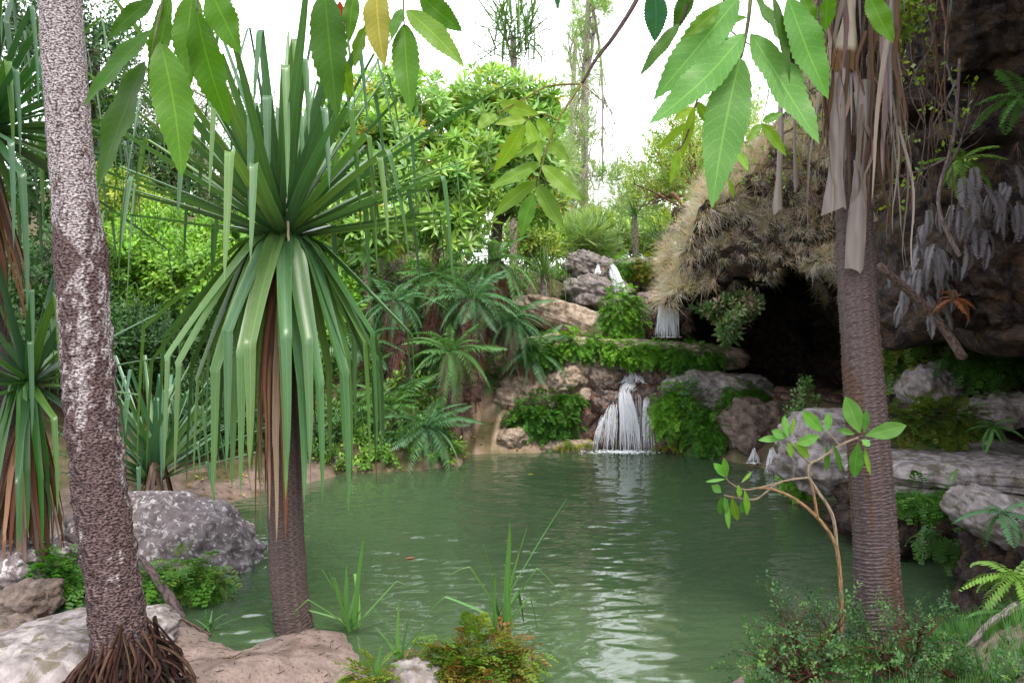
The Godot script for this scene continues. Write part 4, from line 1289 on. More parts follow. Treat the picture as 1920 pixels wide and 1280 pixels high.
func make_ferns() -> void:
	rng.seed = 55
	var fr := [frond(26, 1.0, 0.20, 0.55, 0.024, 0.5), frond(28, 1.0, 0.18, 0.85, 0.022, 0.4), frond(24, 1.0, 0.22, 0.35, 0.024, 0.6), frond(26, 1.0, 0.19, 0.65, 0.024, 0.1)]
	var small := [frond(16, 1.0, 0.20, 0.6, 0.07), frond(14, 1.0, 0.24, 0.45, 0.08)]
	var lace := lacy(7, 0.20)
	# tree ferns on the steep bank
	var spots := [
		["tree fern with shaggy purple trunk nearest the middle trees", 745, 565, 14.3, 1.6, 0.19, 22], ["tree fern with the tallest red brown trunk on the bank", 880, 560, 14.6, 1.7, 0.20, 24],
		["tree fern leaning over the sand patch", 848, 660, 14.0, 1.4, 0.15, 22], ["tree fern high on the bank beside the dark trunk", 925, 490, 15.4, 1.3, 0.16, 22],
		["tree fern at the left of the bank by the pale trunk", 680, 650, 14.2, 0.6, 0.12, 22], ["tree fern under the forked trunk", 810, 520, 15.0, 0.8, 0.13, 22],
		["small tree fern above the flat topped boulder", 965, 600, 15.2, 0.7, 0.12, 22], ["low tree fern beside the pale sloping slab", 985, 660, 15.3, 0.5, 0.10, 18],
		["low tree fern near the water below the purple trunk", 735, 760, 13.6, 0.35, 0.10, 22], ["spreading fern low on the bank by the water", 800, 800, 13.4, 0.25, 0.09, 22],
		["fern on the bank behind the hanging pandanus leaves", 660, 770, 13.5, 0.25, 0.09, 18]]
	for q in spots:
		var at := W(q[1], q[2], q[3])
		at.y -= q[4]
		rosette_plant("tree_fern", q[0], "tree fern", at, fr, q[6] + 8, -0.7, 0.95, 0.62, 1.12, "frond_green" if rng.randf() < 0.6 else "frond_blue", q[4], q[5], Color(0.16, 0.095, 0.08), Vector3(rr(-0.12, 0.12), 0, 0.1), "tree ferns on the bank", 8)
	# ground ferns along the shore and up the hill
	for k in 26:
		var px := rr(470, 880)
		var d := rr(13.0, 13.8)
		var x := (px - 960) / F * d
		rosette_plant("shore_fern", "small green fern low on the shore below the tree ferns", "fern", Vector3(x, ground_height(x, d) - 0.02, -d), small, 9, -0.1, 1.0, 0.3, 0.5, ["frond_green", "frond_light", "frond_blue"][k % 3], 0.0, 0.0, Color.WHITE, Vector3.ZERO, "ferns along the shore")
	for k in 34:
		var d := rr(14.5, 20.0)
		var x := (rr(200, 640) - 960) / F * d
		rosette_plant("hill_fern", "fern growing on the shaded left hillside", "fern", Vector3(x, ground_height(x, d) - 0.02, -d), fr, 9, -0.1, 0.9, 0.6, 1.0, ["frond_green", "frond_light", "frond_blue"][k % 3], 0.0, 0.0, Color.WHITE, Vector3.ZERO, "ferns on the left hillside")
	for k in 60:
		var d := rr(14.0, 17.0)
		var x := (rr(650, 1010) - 960) / F * d
		if d < 15.0 and x > -1.1:
			continue
		rosette_plant("bank_fern", "fern between the tree fern trunks on the bank", "fern", Vector3(x, ground_height(x, d), -d), fr, 9, -0.4, 0.8, 0.45, 0.8, ["frond_green", "frond_blue"][k % 2], 0.0, 0.0, Color.WHITE, Vector3.ZERO, "ferns between the trunks")
	# cushions of maidenhair on the wet rocks
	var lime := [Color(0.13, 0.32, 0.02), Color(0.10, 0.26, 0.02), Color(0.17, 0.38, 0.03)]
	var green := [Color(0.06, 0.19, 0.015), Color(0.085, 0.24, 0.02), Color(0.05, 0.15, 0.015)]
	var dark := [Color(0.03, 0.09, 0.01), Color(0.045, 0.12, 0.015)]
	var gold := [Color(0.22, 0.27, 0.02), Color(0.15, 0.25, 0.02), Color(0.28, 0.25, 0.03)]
	cushion("lush fern cushion hanging below the flat topped tan boulder", 1018, 785, 15.0, 135, 95, 0.5, 520, lace, green)
	cushion("bright lime fern cushion on the rock between upper cascades", 1168, 583, 16.0, 80, 86, 0.4, 400, lace, lime)
	cushion("green fern fringe on the left part of the ledge slab", 1080, 642, 15.3, 125, 40, 0.4, 320, lace, lime)
	cushion("green fern fringe over the small white gush", 1190, 657, 15.25, 150, 34, 0.4, 380, lace, lime)
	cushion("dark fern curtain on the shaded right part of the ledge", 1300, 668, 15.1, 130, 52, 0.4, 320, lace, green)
	cushion("bright fern cushion right beside the main waterfall", 1264, 765, 14.45, 84, 100, 0.5, 420, lace, lime)
	cushion("fern cushion spilling to the water right of the waterfall", 1338, 810, 14.2, 95, 110, 0.5, 460, lace, green)
	cushion("fern patch on the shaded side of the pale broad boulder", 1395, 738, 14.2, 76, 36, 0.3, 160, lace, green)
	cushion("mossy green ferns on the topmost mound", 1165, 500, 18.0, 40, 34, 0.4, 120, lace, lime)
	cushion("golden moss tuft on the mound right of the topmost cascade", 1213, 500, 18.0, 60, 44, 0.4, 240, lace, gold)
	cushion("small fern tuft between the tan boulders", 1070, 745, 15.0, 40, 20, 0.3, 90, lace, green)
	cushion("small fern tuft under the small pale stone", 1010, 660, 15.2, 80, 40, 0.4, 150, lace, green)
	cushion("yellow green moss at the waterline left of the waterfall", 1075, 832, 14.6, 70, 14, 0.2, 80, lace, gold, 0.5)
	cushion("yellow green moss at the waterline right of the waterfall", 1262, 835, 14.6, 70, 14, 0.2, 80, lace, gold, 0.5)
	cushion("yellow green fern at the water below the white topped block", 1500, 880, 10.6, 60, 70, 0.4, 260, lace, lime)
	cushion("dark green fern cushion hanging under the lichen boulder's left end", 105, 1085, 7.0, 125, 95, 0.5, 420, lace, green, 0.9)
	cushion("green fern cushion hanging under the lichen boulder's right end", 350, 1085, 7.0, 135, 76, 0.4, 380, lace, [Color(0.09, 0.24, 0.02), Color(0.15, 0.27, 0.03), Color(0.06, 0.17, 0.02)], 0.9)
	cushion("golden green fern mound on the near shore beside the grey stone", 890, 1245, 5.15, 200, 110, 0.6, 620, lace, [Color(0.16, 0.24, 0.02), Color(0.11, 0.22, 0.02), Color(0.22, 0.22, 0.03), Color(0.20, 0.11, 0.03)], 0.75, 0.1)
	cushion("small golden fern at the bottom edge left of the grey stone", 690, 1275, 4.9, 70, 50, 0.3, 160, lace, gold, 0.6, 0.1)
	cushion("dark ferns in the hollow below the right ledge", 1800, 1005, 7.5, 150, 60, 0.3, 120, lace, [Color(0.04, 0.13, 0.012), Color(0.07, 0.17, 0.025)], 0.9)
	cushion("ferns fringing the underside of the right ledge", 1740, 925, 7.3, 190, 30, 0.4, 190, lace, green, 0.8)
	cushion("yellow green fern slope left part behind the trunk", 1700, 640, 10.6, 130, 120, 0.7, 420, lace, [Color(0.09, 0.17, 0.02), Color(0.14, 0.19, 0.03), Color(0.06, 0.13, 0.02)], 1.2, 0.3)
	cushion("yellow green ferns along the back of the right ledge", 1740, 790, 9.0, 200, 70, 0.5, 420, lace, [Color(0.12, 0.18, 0.02), Color(0.17, 0.19, 0.03), Color(0.07, 0.14, 0.02)], 0.9, 0.1)
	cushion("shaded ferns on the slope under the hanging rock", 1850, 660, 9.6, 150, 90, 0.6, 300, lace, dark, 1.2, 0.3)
	# broad ferns standing at right
	rng.seed = 56
	for q in [["light fern on the cliff among bare twigs", W(1800, 300, 7.2), 11, 0.30, 0.42, "frond_light"], ["fern arching from the cliff at the upper right edge", W(1915, 180, 6.6), 12, 0.35, 0.5, "frond_green"], ["fern at the right edge on the pale slanting rock", W(1880, 960, 6.0), 9, 0.25, 0.38, "frond_blue"], ["big leafy fern at the lower right edge", W(1905, 1080, 5.3), 12, 0.30, 0.45, "frond_light"], ["fern below the big one at the lower right edge", W(1900, 1150, 5.2), 10, 0.25, 0.4, "frond_green"], ["fern on the ledge beside the rounded grey rock", W(1860, 800, 8.6), 10, 0.25, 0.4, "frond_green"], ["fern on the shaded wall beside the trunk top", W(1720, 520, 8.8), 9, 0.25, 0.4, "frond_green"], ["reddish dying fern on the hanging rock", W(1790, 560, 7.2), 9, 0.2, 0.3, "frond_dead"]]:
		rosette_plant("cliff_fern", q[0], "fern", q[1], small, q[2], -0.7, 0.6, q[3], q[4], q[5], 0.0, 0.0, Color.WHITE, Vector3.ZERO, "ferns on the right cliff")
	for q in [["dead grey fern mass hanging at the right edge of the cliff", 1860, 350, 6.9], ["dead grey fern fringe below the light fern", 1775, 430, 7.1], ["dead grey fern fringe on the hanging rock's left side", 1740, 520, 7.4]]:
		var o := thing("dead_fern", q[0], "fern", W(q[1], q[2], q[3]), "dead ferns on the cliff")
		for k in 34:
			var a := rr(0, TAU)
			var e := rr(-1.4, -0.7)
			var fwd := Vector3(cos(a) * cos(e), sin(e), absf(sin(a)) * cos(e))
			var x := Vector3.UP.cross(fwd).normalized()
			var s := rr(0.2, 0.36)
			part(o, "frond", small[k % 2], M.frond_grey, Transform3D(Basis(x * s, fwd.cross(x) * s, fwd * s), Vector3(rr(-0.35, 0.35), rr(-0.25, 0.25), rr(-0.1, 0.2))))
	# dry grass on the overhang, spread over the rock's own surface
	var xs := []
	var cs := []
	var xg := []
	var cg := []
	var grass := tuft(12, 0.34, 0.006, 0.4, 0.35)
	for k in cliff_v.size():
		var p := cliff_v[k]
		var n := cliff_n[k]
		if p.z > -11.4 or p.z < -16.5 or p.x > 6.2 or p.x < 2.3 or p.y < 2.7:
			continue
		if n.y > 0.05 or (n.z > 0.35 and n.y > -0.45):
			for j in 3:
				if fbm.get_noise_3dv(p * 1.3) < (0.0 if p.x < 3.5 else -0.22):
					continue
				var ax := (n * 0.45 + Vector3(rr(-0.35, 0.35), -0.55 + 0.7 * maxf(n.y, 0), rr(0, 0.5))).normalized()
				xs.append(Transform3D(basis_y(ax, rr(0, TAU), rr(0.4, 1.0) * (1.25 + 1.0 * fbm.get_noise_3dv(p * 0.8 + Vector3(5, 5, 5)))), p + rdir() * 0.07))
				cs.append(pick([Color(0.60, 0.49, 0.37), Color(0.48, 0.42, 0.38), Color(0.66, 0.60, 0.53), Color(0.54, 0.39, 0.27), Color(0.42, 0.38, 0.18)]))
	var dg := thing("dry_grass", "shaggy pale dry grass covering the overhang above the cave", "grass", W(1420, 460, 12.5))
	for k in xs.size():
		xs[k].origin -= dg.position
	many(dg, "grass", grass, M.dry, xs, cs)
	# moss and small plants clinging to the shaded cliff
	for k in cliff_v.size():
		var p := cliff_v[k]
		var n := cliff_n[k]
		if p.z < -11.4 or p.x > 6.5 or p.y < 2.3 or n.x > 0.3:
			continue
		if rng.randf() < 0.35 and fbm.get_noise_3dv(p * 0.7 + Vector3(9, 0, 0)) > 0.08:
			var ax := (n * 0.5 + Vector3(0, -0.6, 0) + rdir() * 0.3).normalized()
			xg.append(Transform3D(basis_y(ax, rr(0, TAU), rr(0.5, 1.0)), p))
			cg.append(pick([Color(0.10, 0.075, 0.06), Color(0.16, 0.12, 0.11), Color(0.07, 0.08, 0.025), Color(0.13, 0.07, 0.035)]))
	var cl := thing("cliff_plants", "dead grass and small plants clinging to the dark cliff wall", "plants", W(1750, 300, 7.5))
	cl.set_meta("kind", "stuff")
	for k in xg.size():
		xg[k].origin -= cl.position
	many(cl, "grass", grass, M.dry, xg, cg)
	# pale flowering shrub hanging in the cave mouth
	rng.seed = 57
	var ros := rosette(8, 0.13, 0.04, 1.1, -0.4)
	tree("shrub", "green shrub hanging at the mouth of the cave", "shrub", [[1395, 545, 12.9], [1385, 570, 12.8], [1378, 590, 12.6]], 0.03, 0.02, [[1370, 585, 12.5, 40, 30, 0.35], [1400, 570, 12.6, 28, 24, 0.3], [1365, 620, 12.4, 18, 20, 0.2, 0.4], [1330, 575, 12.6, 22, 12, 0.2, 0.35]], ros, "leaf", [Color(0.10, 0.18, 0.06), Color(0.15, 0.22, 0.08), Color(0.07, 0.14, 0.04), Color(0.30, 0.22, 0.15)], 130, 0.7, 1.2, Color(0.2, 0.15, 0.12), 4, -0.2, 2.0, 0.2)
	tree("shrub", "small upright plant on the dark rock before the cave", "shrub", [[1512, 790, 11.5], [1510, 750, 11.5]], 0.012, 0.008, [[1510, 745, 11.5, 13, 26, 0.15], [1500, 790, 11.4, 24, 14, 0.2]], sprig(8, 0.14, 0.06, 0.03), "leaf", [Color(0.10, 0.2, 0.05)], 50, 0.7, 1.1, Color(0.2, 0.15, 0.1), 2, -0.4)
	tree("shrub", "blue green shrub beside the fern cushion right of the waterfall", "shrub", [[1290, 790, 14.5], [1288, 760, 14.4]], 0.015, 0.01, [[1290, 745, 14.35, 30, 40, 0.25], [1300, 790, 14.3, 26, 28, 0.2]], sprig(12, 0.16, 0.035, 0.018), "soft_leaf", [Color(0.08, 0.20, 0.09), Color(0.06, 0.16, 0.06)], 150, 0.7, 1.2, Color(0.2, 0.15, 0.1), 3, -0.4)
	# twiggy shrubs in front of the cliff
	for q in [["bare branching twigs in front of the cliff face", [[1800, 480, 6.9], [1760, 380, 6.9], [1790, 250, 6.8], [1800, 110, 6.8]], [[1740, 260, 6.8, 80, 70, 0.3, 0.1], [1690, 330, 6.8, 70, 60, 0.3, 0.1], [1820, 200, 6.8, 60, 60, 0.2, 0.1], [1720, 150, 6.8, 60, 60, 0.3, 0.2]], 10, Color(0.30, 0.24, 0.24)], ["small leaved twigs behind the hanging dead leaves", [[1700, 140, 6.4], [1660, 80, 6.4], [1610, 50, 6.4]], [[1650, 60, 6.3, 60, 40, 0.2, 1.6], [1620, 95, 6.2, 50, 26, 0.2, 1.2], [1690, 30, 6.4, 50, 30, 0.2, 1.2]], 6, Color(0.2, 0.14, 0.12)], ["dry brown twigs over the dry grass mound", [[1560, 420, 9.5], [1500, 330, 9.5], [1440, 260, 9.5]], [[1440, 300, 9.5, 70, 40, 0.4, 0.25], [1490, 240, 9.5, 70, 50, 0.4, 0.25], [1420, 360, 9.5, 60, 30, 0.4, 0.15]], 9, Color(0.24, 0.15, 0.12)]]:
		tree("twiggy_shrub", q[0], "shrub", q[1], 0.02, 0.011, q[2], sprig(4, 0.09, 0.05, 0.03), "leaf", [Color(0.25, 0.36, 0.03), Color(0.18, 0.30, 0.03)], 90, 0.7, 1.2, q[4], q[3], -0.3, 2.0)

func make_foreground() -> void:
	rng.seed = 66
	var g := [Color(0.10, 0.25, 0.018), Color(0.055, 0.15, 0.010), Color(0.40, 0.36, 0.06), Color(0.38, 0.05, 0.04), Color(0.16, 0.40, 0.09), Color(0.05, 0.17, 0.09), Color(0.24, 0.42, 0.03), Color(0.17, 0.33, 0.03)]
	var stem := Color(0.35, 0.42, 0.18)
	var dk := Color(0.16, 0.11, 0.10)
	spray("leafy_branch", "cluster of dark green toothed leaves hanging at the top left", 1.05, [[288, 0, 201, 71, 38, 1], [284, 56, 159, 200, 56, 1], [272, 114, 172, 350, 82, 1], [318, -10, 273, 166, 52, 0], [300, 77, 340, 328, 80, 0], [362, -15, 354, 160, 62, 0], [368, 20, 426, 236, 72, 0], [392, -22, 446, 98, 66, 0]], [[[320, -120], [308, -20], [292, 60], [282, 118], [0, 0, 0, 0.0028, stem]], [[340, -120], [366, -20], [368, 20], [0, 0, 0, 0.0022, stem]], [[380, -120], [392, -22], [0, 0, 0, 0.002, stem]]], g, 15)
	spray("leafy_branch", "hanging leaves with one yellow and one red at the top", 1.15, [[608, -20, 628, 214, 76, 1], [637, 2, 640, 48, 18, 3], [664, -14, 654, 76, 34, 0], [686, 50, 662, 126, 36, 7], [706, -24, 716, 118, 58, 2], [752, 16, 732, 70, 28, 0], [758, 44, 768, 203, 56, 0], [762, 18, 868, 118, 50, 7], [786, -10, 866, 58, 50, 0], [645, 110, 657, 184, 30, 7]], [[[700, -120], [665, -30], [645, 60], [645, 118], [0, 0, 0, 0.0022, stem]], [[760, -120], [756, -10], [758, 50], [0, 0, 0, 0.002, stem]], [[600, -120], [608, -20], [0, 0, 0, 0.002, stem]], [[700, -120], [706, -24], [0, 0, 0, 0.002, stem]]], g, 15)
	spray("leafy_branch", "large bright green toothed leaves hanging at the top right", 1.0, [[1386, -6, 1226, 182, 84, 4], [1396, 62, 1220, 236, 76, 4], [1389, 106, 1336, 386, 88, 4, 0.0, -0.04], [1408, 62, 1531, 271, 86, 4, 0.0, -0.02], [1478, -4, 1562, 180, 78, 4], [1412, -10, 1468, 84, 56, 0], [1450, -8, 1487, 148, 22, 1], [1228, -20, 1227, 78, 50, 5], [1274, 44, 1200, 138, 30, 1], [1500, -10, 1534, 52, 34, 0], [1552, -14, 1549, 60, 40, 0], [1628, -14, 1678, 78, 48, 0], [1300, -30, 1262, 60, 36, 1], [1350, 10, 1280, 70, 30, 7]], [[[1412, -120], [1407, 0], [1400, 60], [1390, 108], [0, 0, 0, 0.0032, stem]], [[1470, -120], [1478, -4], [0, 0, 0, 0.0022, stem]], [[1440, -120], [1450, -8], [0, 0, 0, 0.0022, dk]], [[1228, -120], [1228, -20], [0, 0, 0, 0.0022, dk]], [[1300, -120], [1300, -30], [1276, 46], [0, 0, 0, 0.0022, dk]], [[1540, -120], [1552, -14], [0, 0, 0, 0.0022, dk]], [[1610, -120], [1628, -14], [0, 0, 0, 0.0022, dk]], [[1490, -120], [1500, -10], [0, 0, 0, 0.0022, dk]]], g, 16)
	spray("leafy_branch", "hanging twig with small yellow green leaves before the sky gap", 2.3, [[938, 194, 1010, 214, 32, 6], [989, 223, 928, 230, 24, 6], [982, 232, 926, 322, 34, 6], [989, 225, 1013, 306, 26, 6], [1008, 221, 1036, 266, 26, 6], [930, 214, 895, 241, 30, 7], [1025, 266, 970, 293, 20, 7], [1025, 268, 1067, 302, 28, 7], [1014, 304, 918, 353, 32, 7], [1016, 309, 1090, 376, 36, 7], [1006, 341, 922, 405, 34, 7], [1008, 345, 1058, 431, 38, 7], [1002, 362, 975, 444, 36, 0], [1045, 228, 1056, 252, 22, 0], [1128, -10, 1134, 22, 14, 7], [1042, -14, 1046, 18, 16, 5]], [[[1240, -100], [1194, 0], [1149, 71], [1119, 109], [1091, 157], [0, 0, 0, 0.008, dk]], [[1091, 157], [1068, 190], [1047, 225], [1025, 277], [1006, 352], [0, 0, 0, 0.0042, Color(0.4, 0.38, 0.12)]], [[1091, 157], [1029, 161], [984, 184], [932, 212], [0, 0, 0, 0.0034, Color(0.4, 0.38, 0.12)]], [[1047, 225], [1015, 213], [985, 227], [0, 0, 0, 0.0032, Color(0.4, 0.36, 0.12)]], [[1094, 160], [1130, 190], [1162, 227], [0, 0, 0, 0.002, Color(0.35, 0.33, 0.15)]]], g, 10)
	spray("leafy_branch", "smaller yellow green leaves behind the large right ones", 2.0, [[1288, 231, 1235, 280, 18, 6], [1302, 202, 1262, 226, 22, 6], [1302, 200, 1279, 298, 20, 6], [1270, 281, 1257, 345, 20, 6], [1427, 231, 1476, 292, 26, 7], [1426, 232, 1403, 266, 18, 7], [1430, 228, 1468, 211, 20, 0], [1380, 284, 1403, 317, 20, 7], [1367, 336, 1377, 372, 10, 7], [1306, 190, 1340, 240, 22, 7], [1310, 170, 1345, 150, 24, 6], [1320, 130, 1280, 165, 26, 7], [1330, 100, 1372, 130, 24, 7], [1340, 60, 1300, 110, 30, 0], [1350, 40, 1400, 30, 26, 0], [1345, 210, 1320, 262, 20, 6]], [[[1375, -100], [1350, 40], [1320, 140], [1304, 200], [1286, 260], [1268, 285], [0, 0, 0, 0.0035, dk]], [[1450, 100], [1440, 180], [1427, 231], [0, 0, 0, 0.002, dk]], [[1350, 200], [1370, 260], [1380, 284], [0, 0, 0, 0.002, dk]], [[1380, 284], [1367, 336], [0, 0, 0, 0.0018, dk]], [[1350, 40], [1400, 80], [1450, 100], [0, 0, 0, 0.0025, dk]], [[1320, 140], [1340, 180], [1350, 200], [0, 0, 0, 0.0025, dk]]], g, 8)
	# sapling
	rng.seed = 67
	var s := [Color(0.13, 0.36, 0.05), Color(0.18, 0.42, 0.10), Color(0.16, 0.33, 0.03), Color(0.08, 0.24, 0.03)]
	var br := Color(0.34, 0.21, 0.11)
	var br2 := Color(0.36, 0.28, 0.20)
	spray("sapling", "thin sapling with a few big glossy leaves left of the right trunk", 5.0, [
		[1613, 812, 1585, 742, 36, 1], [1622, 816, 1700, 797, 34, 1], [1610, 828, 1602, 895, 30, 3], [1622, 836, 1632, 890, 11, 2], [1604, 814, 1572, 806, 14, 0], [1621, 812, 1626, 768, 16, 3], [1616, 824, 1632, 836, 18, 1],
		[1545, 810, 1505, 770, 26, 0], [1551, 809, 1554, 773, 16, 0], [1538, 816, 1495, 832, 24, 1], [1551, 832, 1549, 884, 13, 3], [1562, 830, 1580, 887, 11, 3],
		[1478, 821, 1471, 779, 16, 0], [1476, 819, 1447, 807, 20, 1], [1472, 822, 1422, 825, 14, 1], [1480, 826, 1484, 858, 13, 2], [1488, 830, 1518, 859, 20, 2], [1483, 818, 1492, 782, 9, 2],
		[1361, 895, 1338, 868, 18, 0], [1364, 894, 1358, 858, 15, 0], [1361, 898, 1323, 903, 7, 1], [1353, 923, 1335, 910, 17, 1], [1390, 905, 1410, 884, 7, 2], [1373, 932, 1384, 977, 17, 2], [1364, 935, 1367, 992, 11, 0], [1354, 930, 1351, 966, 13, 3], [1358, 930, 1364, 962, 12, 3], [1396, 917, 1403, 967, 15, 2], [1392, 935, 1392, 962, 12, 3], [1384, 908, 1387, 933, 12, 2]],
		[[[1576, 1290], [1579, 1150], [1573, 1050], [1562, 1010], [1533, 970], [1490, 935], [1448, 917], [1420, 915], [0, 0, 0, 0.015, br]], [[1570, 1030], [1561, 965], [1525, 908], [1515, 885], [1522, 868], [1537, 861], [1575, 835], [1610, 820], [0, 0, 0, 0.012, br2]], [[1533, 970], [1527, 930], [1517, 890], [0, 0, 0, 0.012, br]], [[1516, 895], [1460, 905], [1419, 935], [1377, 932], [1358, 928], [0, 0, 0, 0.008, br2]], [[1460, 905], [1400, 918], [1370, 905], [1362, 895], [0, 0, 0, 0.006, br2]], [[1576, 836], [1560, 818], [1548, 812], [0, 0, 0, 0.006, br2]], [[1520, 868], [1495, 846], [1479, 823], [0, 0, 0, 0.006, br2]]], s, 0, "", 0.58, "big_leaf")

func make_small() -> void:
	rng.seed = 77
	# strap grasses on the near shore
	blade_clump("grass clump on the sand spit right of the pandanus trunk", W(660, 1180, 6.15), [[200, 1.2, 1.0, -0.2, 0.8, 0.55, 0.022], [60, 1.4, 1.35, 0.0, 0.98, 0.72, 0.026], [30, 1.2, 0.9, 0.3, 0.9, 0.62, 0.012], [160, 1.0, 0.7, -0.5, 0.7, 0.5, 0.02], [120, 1.3, 1.2, 0.5, 0.98, 0.5, 0.024], [250, 1.3, 1.1, -0.3, 0.7, 0.5, 0.022], [340, 1.2, 0.8, -0.3, 0.8, 0.5, 0.016], [90, 1.4, 1.5, 0.9, 0.98, 0.45, 0.026], [10, 1.0, 0.6, -0.7, 0.6, 0.4, 0.016], [180, 0.9, 0.3, -0.7, 0.6, 0.55, 0.018], [300, 1.3, 1.2, 0.0, 0.9, 0.4, 0.02], [210, 1.2, 1.3, 0.0, 0.9, 0.38, 0.022]])
	blade_clump("tall grass clump behind the golden fern mound", W(940, 1180, 5.25), [[170, 1.4, 1.42, 0.9, 0.98, 0.50, 0.030], [80, 1.5, 1.52, 1.0, 0.98, 0.66, 0.030], [20, 1.4, 1.36, 0.9, 0.98, 0.62, 0.028], [350, 1.3, 1.05, 0.5, 0.98, 0.85, 0.014], [185, 1.2, 1.05, -0.1, 0.72, 0.55, 0.024], [190, 0.9, 0.35, -0.6, 0.62, 0.62, 0.020], [5, 1.2, 1.0, -0.6, 0.66, 0.62, 0.024], [340, 0.9, 0.8, -1.2, 0.5, 0.42, 0.022], [40, 1.45, 1.3, 0.9, 0.98, 0.55, 0.012], [300, 1.2, 0.7, -1.0, 0.5, 0.5, 0.02], [100, 1.5, 1.5, 0.9, 0.98, 0.35, 0.016]])
	blade_clump("small grass clump left of the golden fern mound", W(748, 1240, 5.0), [[90, 1.5, 1.52, 1.0, 0.98, 0.36, 0.016], [30, 1.2, 0.9, 0.4, 0.9, 0.38, 0.018], [150, 1.3, 1.2, 0.6, 0.98, 0.24, 0.016], [210, 1.1, 0.8, 0.0, 0.9, 0.26, 0.014], [350, 1.2, 1.1, 0.2, 0.9, 0.26, 0.014], [60, 1.4, 1.3, 0.7, 0.98, 0.28, 0.012]])
	blade_clump("short grass clump at the bottom edge before the grey stone", W(712, 1282, 4.75), [[170, 1.0, 0.4, -0.5, 0.6, 0.30, 0.016], [150, 1.3, 1.2, 0.4, 0.9, 0.26, 0.018], [60, 1.4, 1.4, 0.0, 0.9, 0.22, 0.016], [20, 1.2, 0.8, -0.4, 0.7, 0.22, 0.014]])
	blade_clump("grass tuft at the water's edge beside the dead stick", W(385, 1182, 6.2), [[30, 1.3, 1.0, 0.3, 0.9, 0.16, 0.012], [150, 1.3, 1.0, 0.3, 0.9, 0.15, 0.012], [270, 1.2, 0.8, 0.1, 0.9, 0.15, 0.012], [80, 1.4, 1.3, 0.5, 0.9, 0.17, 0.012], [330, 1.0, 0.5, 0.0, 0.8, 0.2, 0.012], [200, 1.0, 0.5, 0.0, 0.8, 0.16, 0.012], [0, 0.8, 0.4, 0.1, 0.9, 0.22, 0.012]])
	# stick and roots on the spit
	var st := thing("dead_stick", "dark broken stick leaning on the lichen boulder", "stick", W(340, 1166, 6.5))
	part(st, "wood", tube_mesh(smooth_path([W(342, 1172, 6.5) - st.position, W(318, 1120, 6.6) - st.position, W(290, 1080, 6.7) - st.position, W(262, 1044, 6.8) - st.position], 8), 0.055, 0.022, 10, Color(0.14, 0.10, 0.10), func(a, l, _t): return 1.0 + 0.3 * fbm.get_noise_3d(cos(a), l * 6.0, sin(a))), M.plain_bark)
	for q in [["thin root running over the sand by the dead stick", [[330, 1165, 6.4], [365, 1180, 6.2], [395, 1188, 6.1]], 0.012], ["forked root on the sand beside the left tree", [[318, 1150, 6.3], [300, 1180, 6.0], [285, 1200, 5.8]], 0.014], ["thin brown twig lying on the sand", [[300, 1252, 5.0], [345, 1215, 5.2]], 0.006]]:
		var pts := []
		var o := thing("root", q[0], "root", W(q[1][0][0], q[1][0][1], q[1][0][2]))
		for p in q[1]:
			var v := W(p[0], p[1], p[2])
			v.y = maxf(ground_height(v.x, p[2]), 0.0) + 0.01
			pts.append(v - o.position)
		part(o, "wood", tube_mesh(smooth_path(pts, 6), q[2], q[2] * 0.5, 6, Color(0.22, 0.13, 0.11)), M.plain_bark)
	var lg := thing("driftwood", "pale curved dead branch on the grass at lower right", "stick")
	var lp := []
	for q in [[1775, 4.95, 0.03], [1810, 4.97, 0.03], [1850, 5.0, 0.05], [1890, 5.1, 0.09], [1912, 5.2, 0.12]]:
		var x: float = (q[0] - 960.0) / F * q[1]
		lp.append(Vector3(x, ground_height(x, q[1]) + q[2], -q[1]))
	lg.position = lp[0]
	for k in 5:
		lp[4 - k] -= lg.position
	part(lg, "wood", tube_mesh(smooth_path(lp, 6), 0.012, 0.032, 9, Color(0.26, 0.22, 0.21), func(a, l, _t): return 1.0 + 0.5 * fbm.get_noise_3d(cos(a), l * 6.0, sin(a))), M.plain_bark)
	# diagonal dead branch behind the right trunk
	var db := thing("dead_branch", "bare diagonal branch leaning behind the right trunk", "branch", W(1805, 668, 7.6))
	part(db, "wood", tube_mesh(smooth_path([W(1805, 668, 7.6) - db.position, W(1750, 590, 7.3) - db.position, W(1650, 498, 6.6) - db.position], 6), 0.05, 0.03, 9, Color(0.26, 0.19, 0.17), func(a, l, _t): return 1.0 + 0.2 * fbm.get_noise_3d(cos(a), l * 6.0, sin(a))), M.plain_bark)
	# bushes in the lower right corner
	rng.seed = 78
	var tiny := sprig(16, 0.16, 0.034, 0.018)
	var gp := [Color(0.03, 0.095, 0.025), Color(0.045, 0.13, 0.03), Color(0.08, 0.18, 0.035), Color(0.025, 0.075, 0.02)]
	var bl := [
		["fine leaved dark bush around the sapling's foot", [[1520, 1330, 4.9], [1520, 1240, 4.9]], [[1480, 1180, 4.9, 75, 75, 0.35], [1560, 1190, 4.9, 70, 75, 0.35], [1430, 1240, 4.8, 60, 55, 0.3], [1520, 1265, 4.7, 110, 45, 0.35]]],
		["fine leaved bush before the right trunk's foot", [[1680, 1330, 4.8], [1680, 1250, 4.8]], [[1650, 1215, 4.8, 70, 60, 0.35], [1725, 1180, 4.9, 60, 60, 0.3], [1700, 1265, 4.7, 90, 40, 0.35]]],
		["low green bush in the bottom right corner", [[1850, 1340, 4.6], [1850, 1280, 4.6]], [[1790, 1268, 4.7, 70, 30, 0.3], [1905, 1268, 4.8, 50, 35, 0.3], [1900, 1285, 4.5, 70, 34, 0.3]]]]
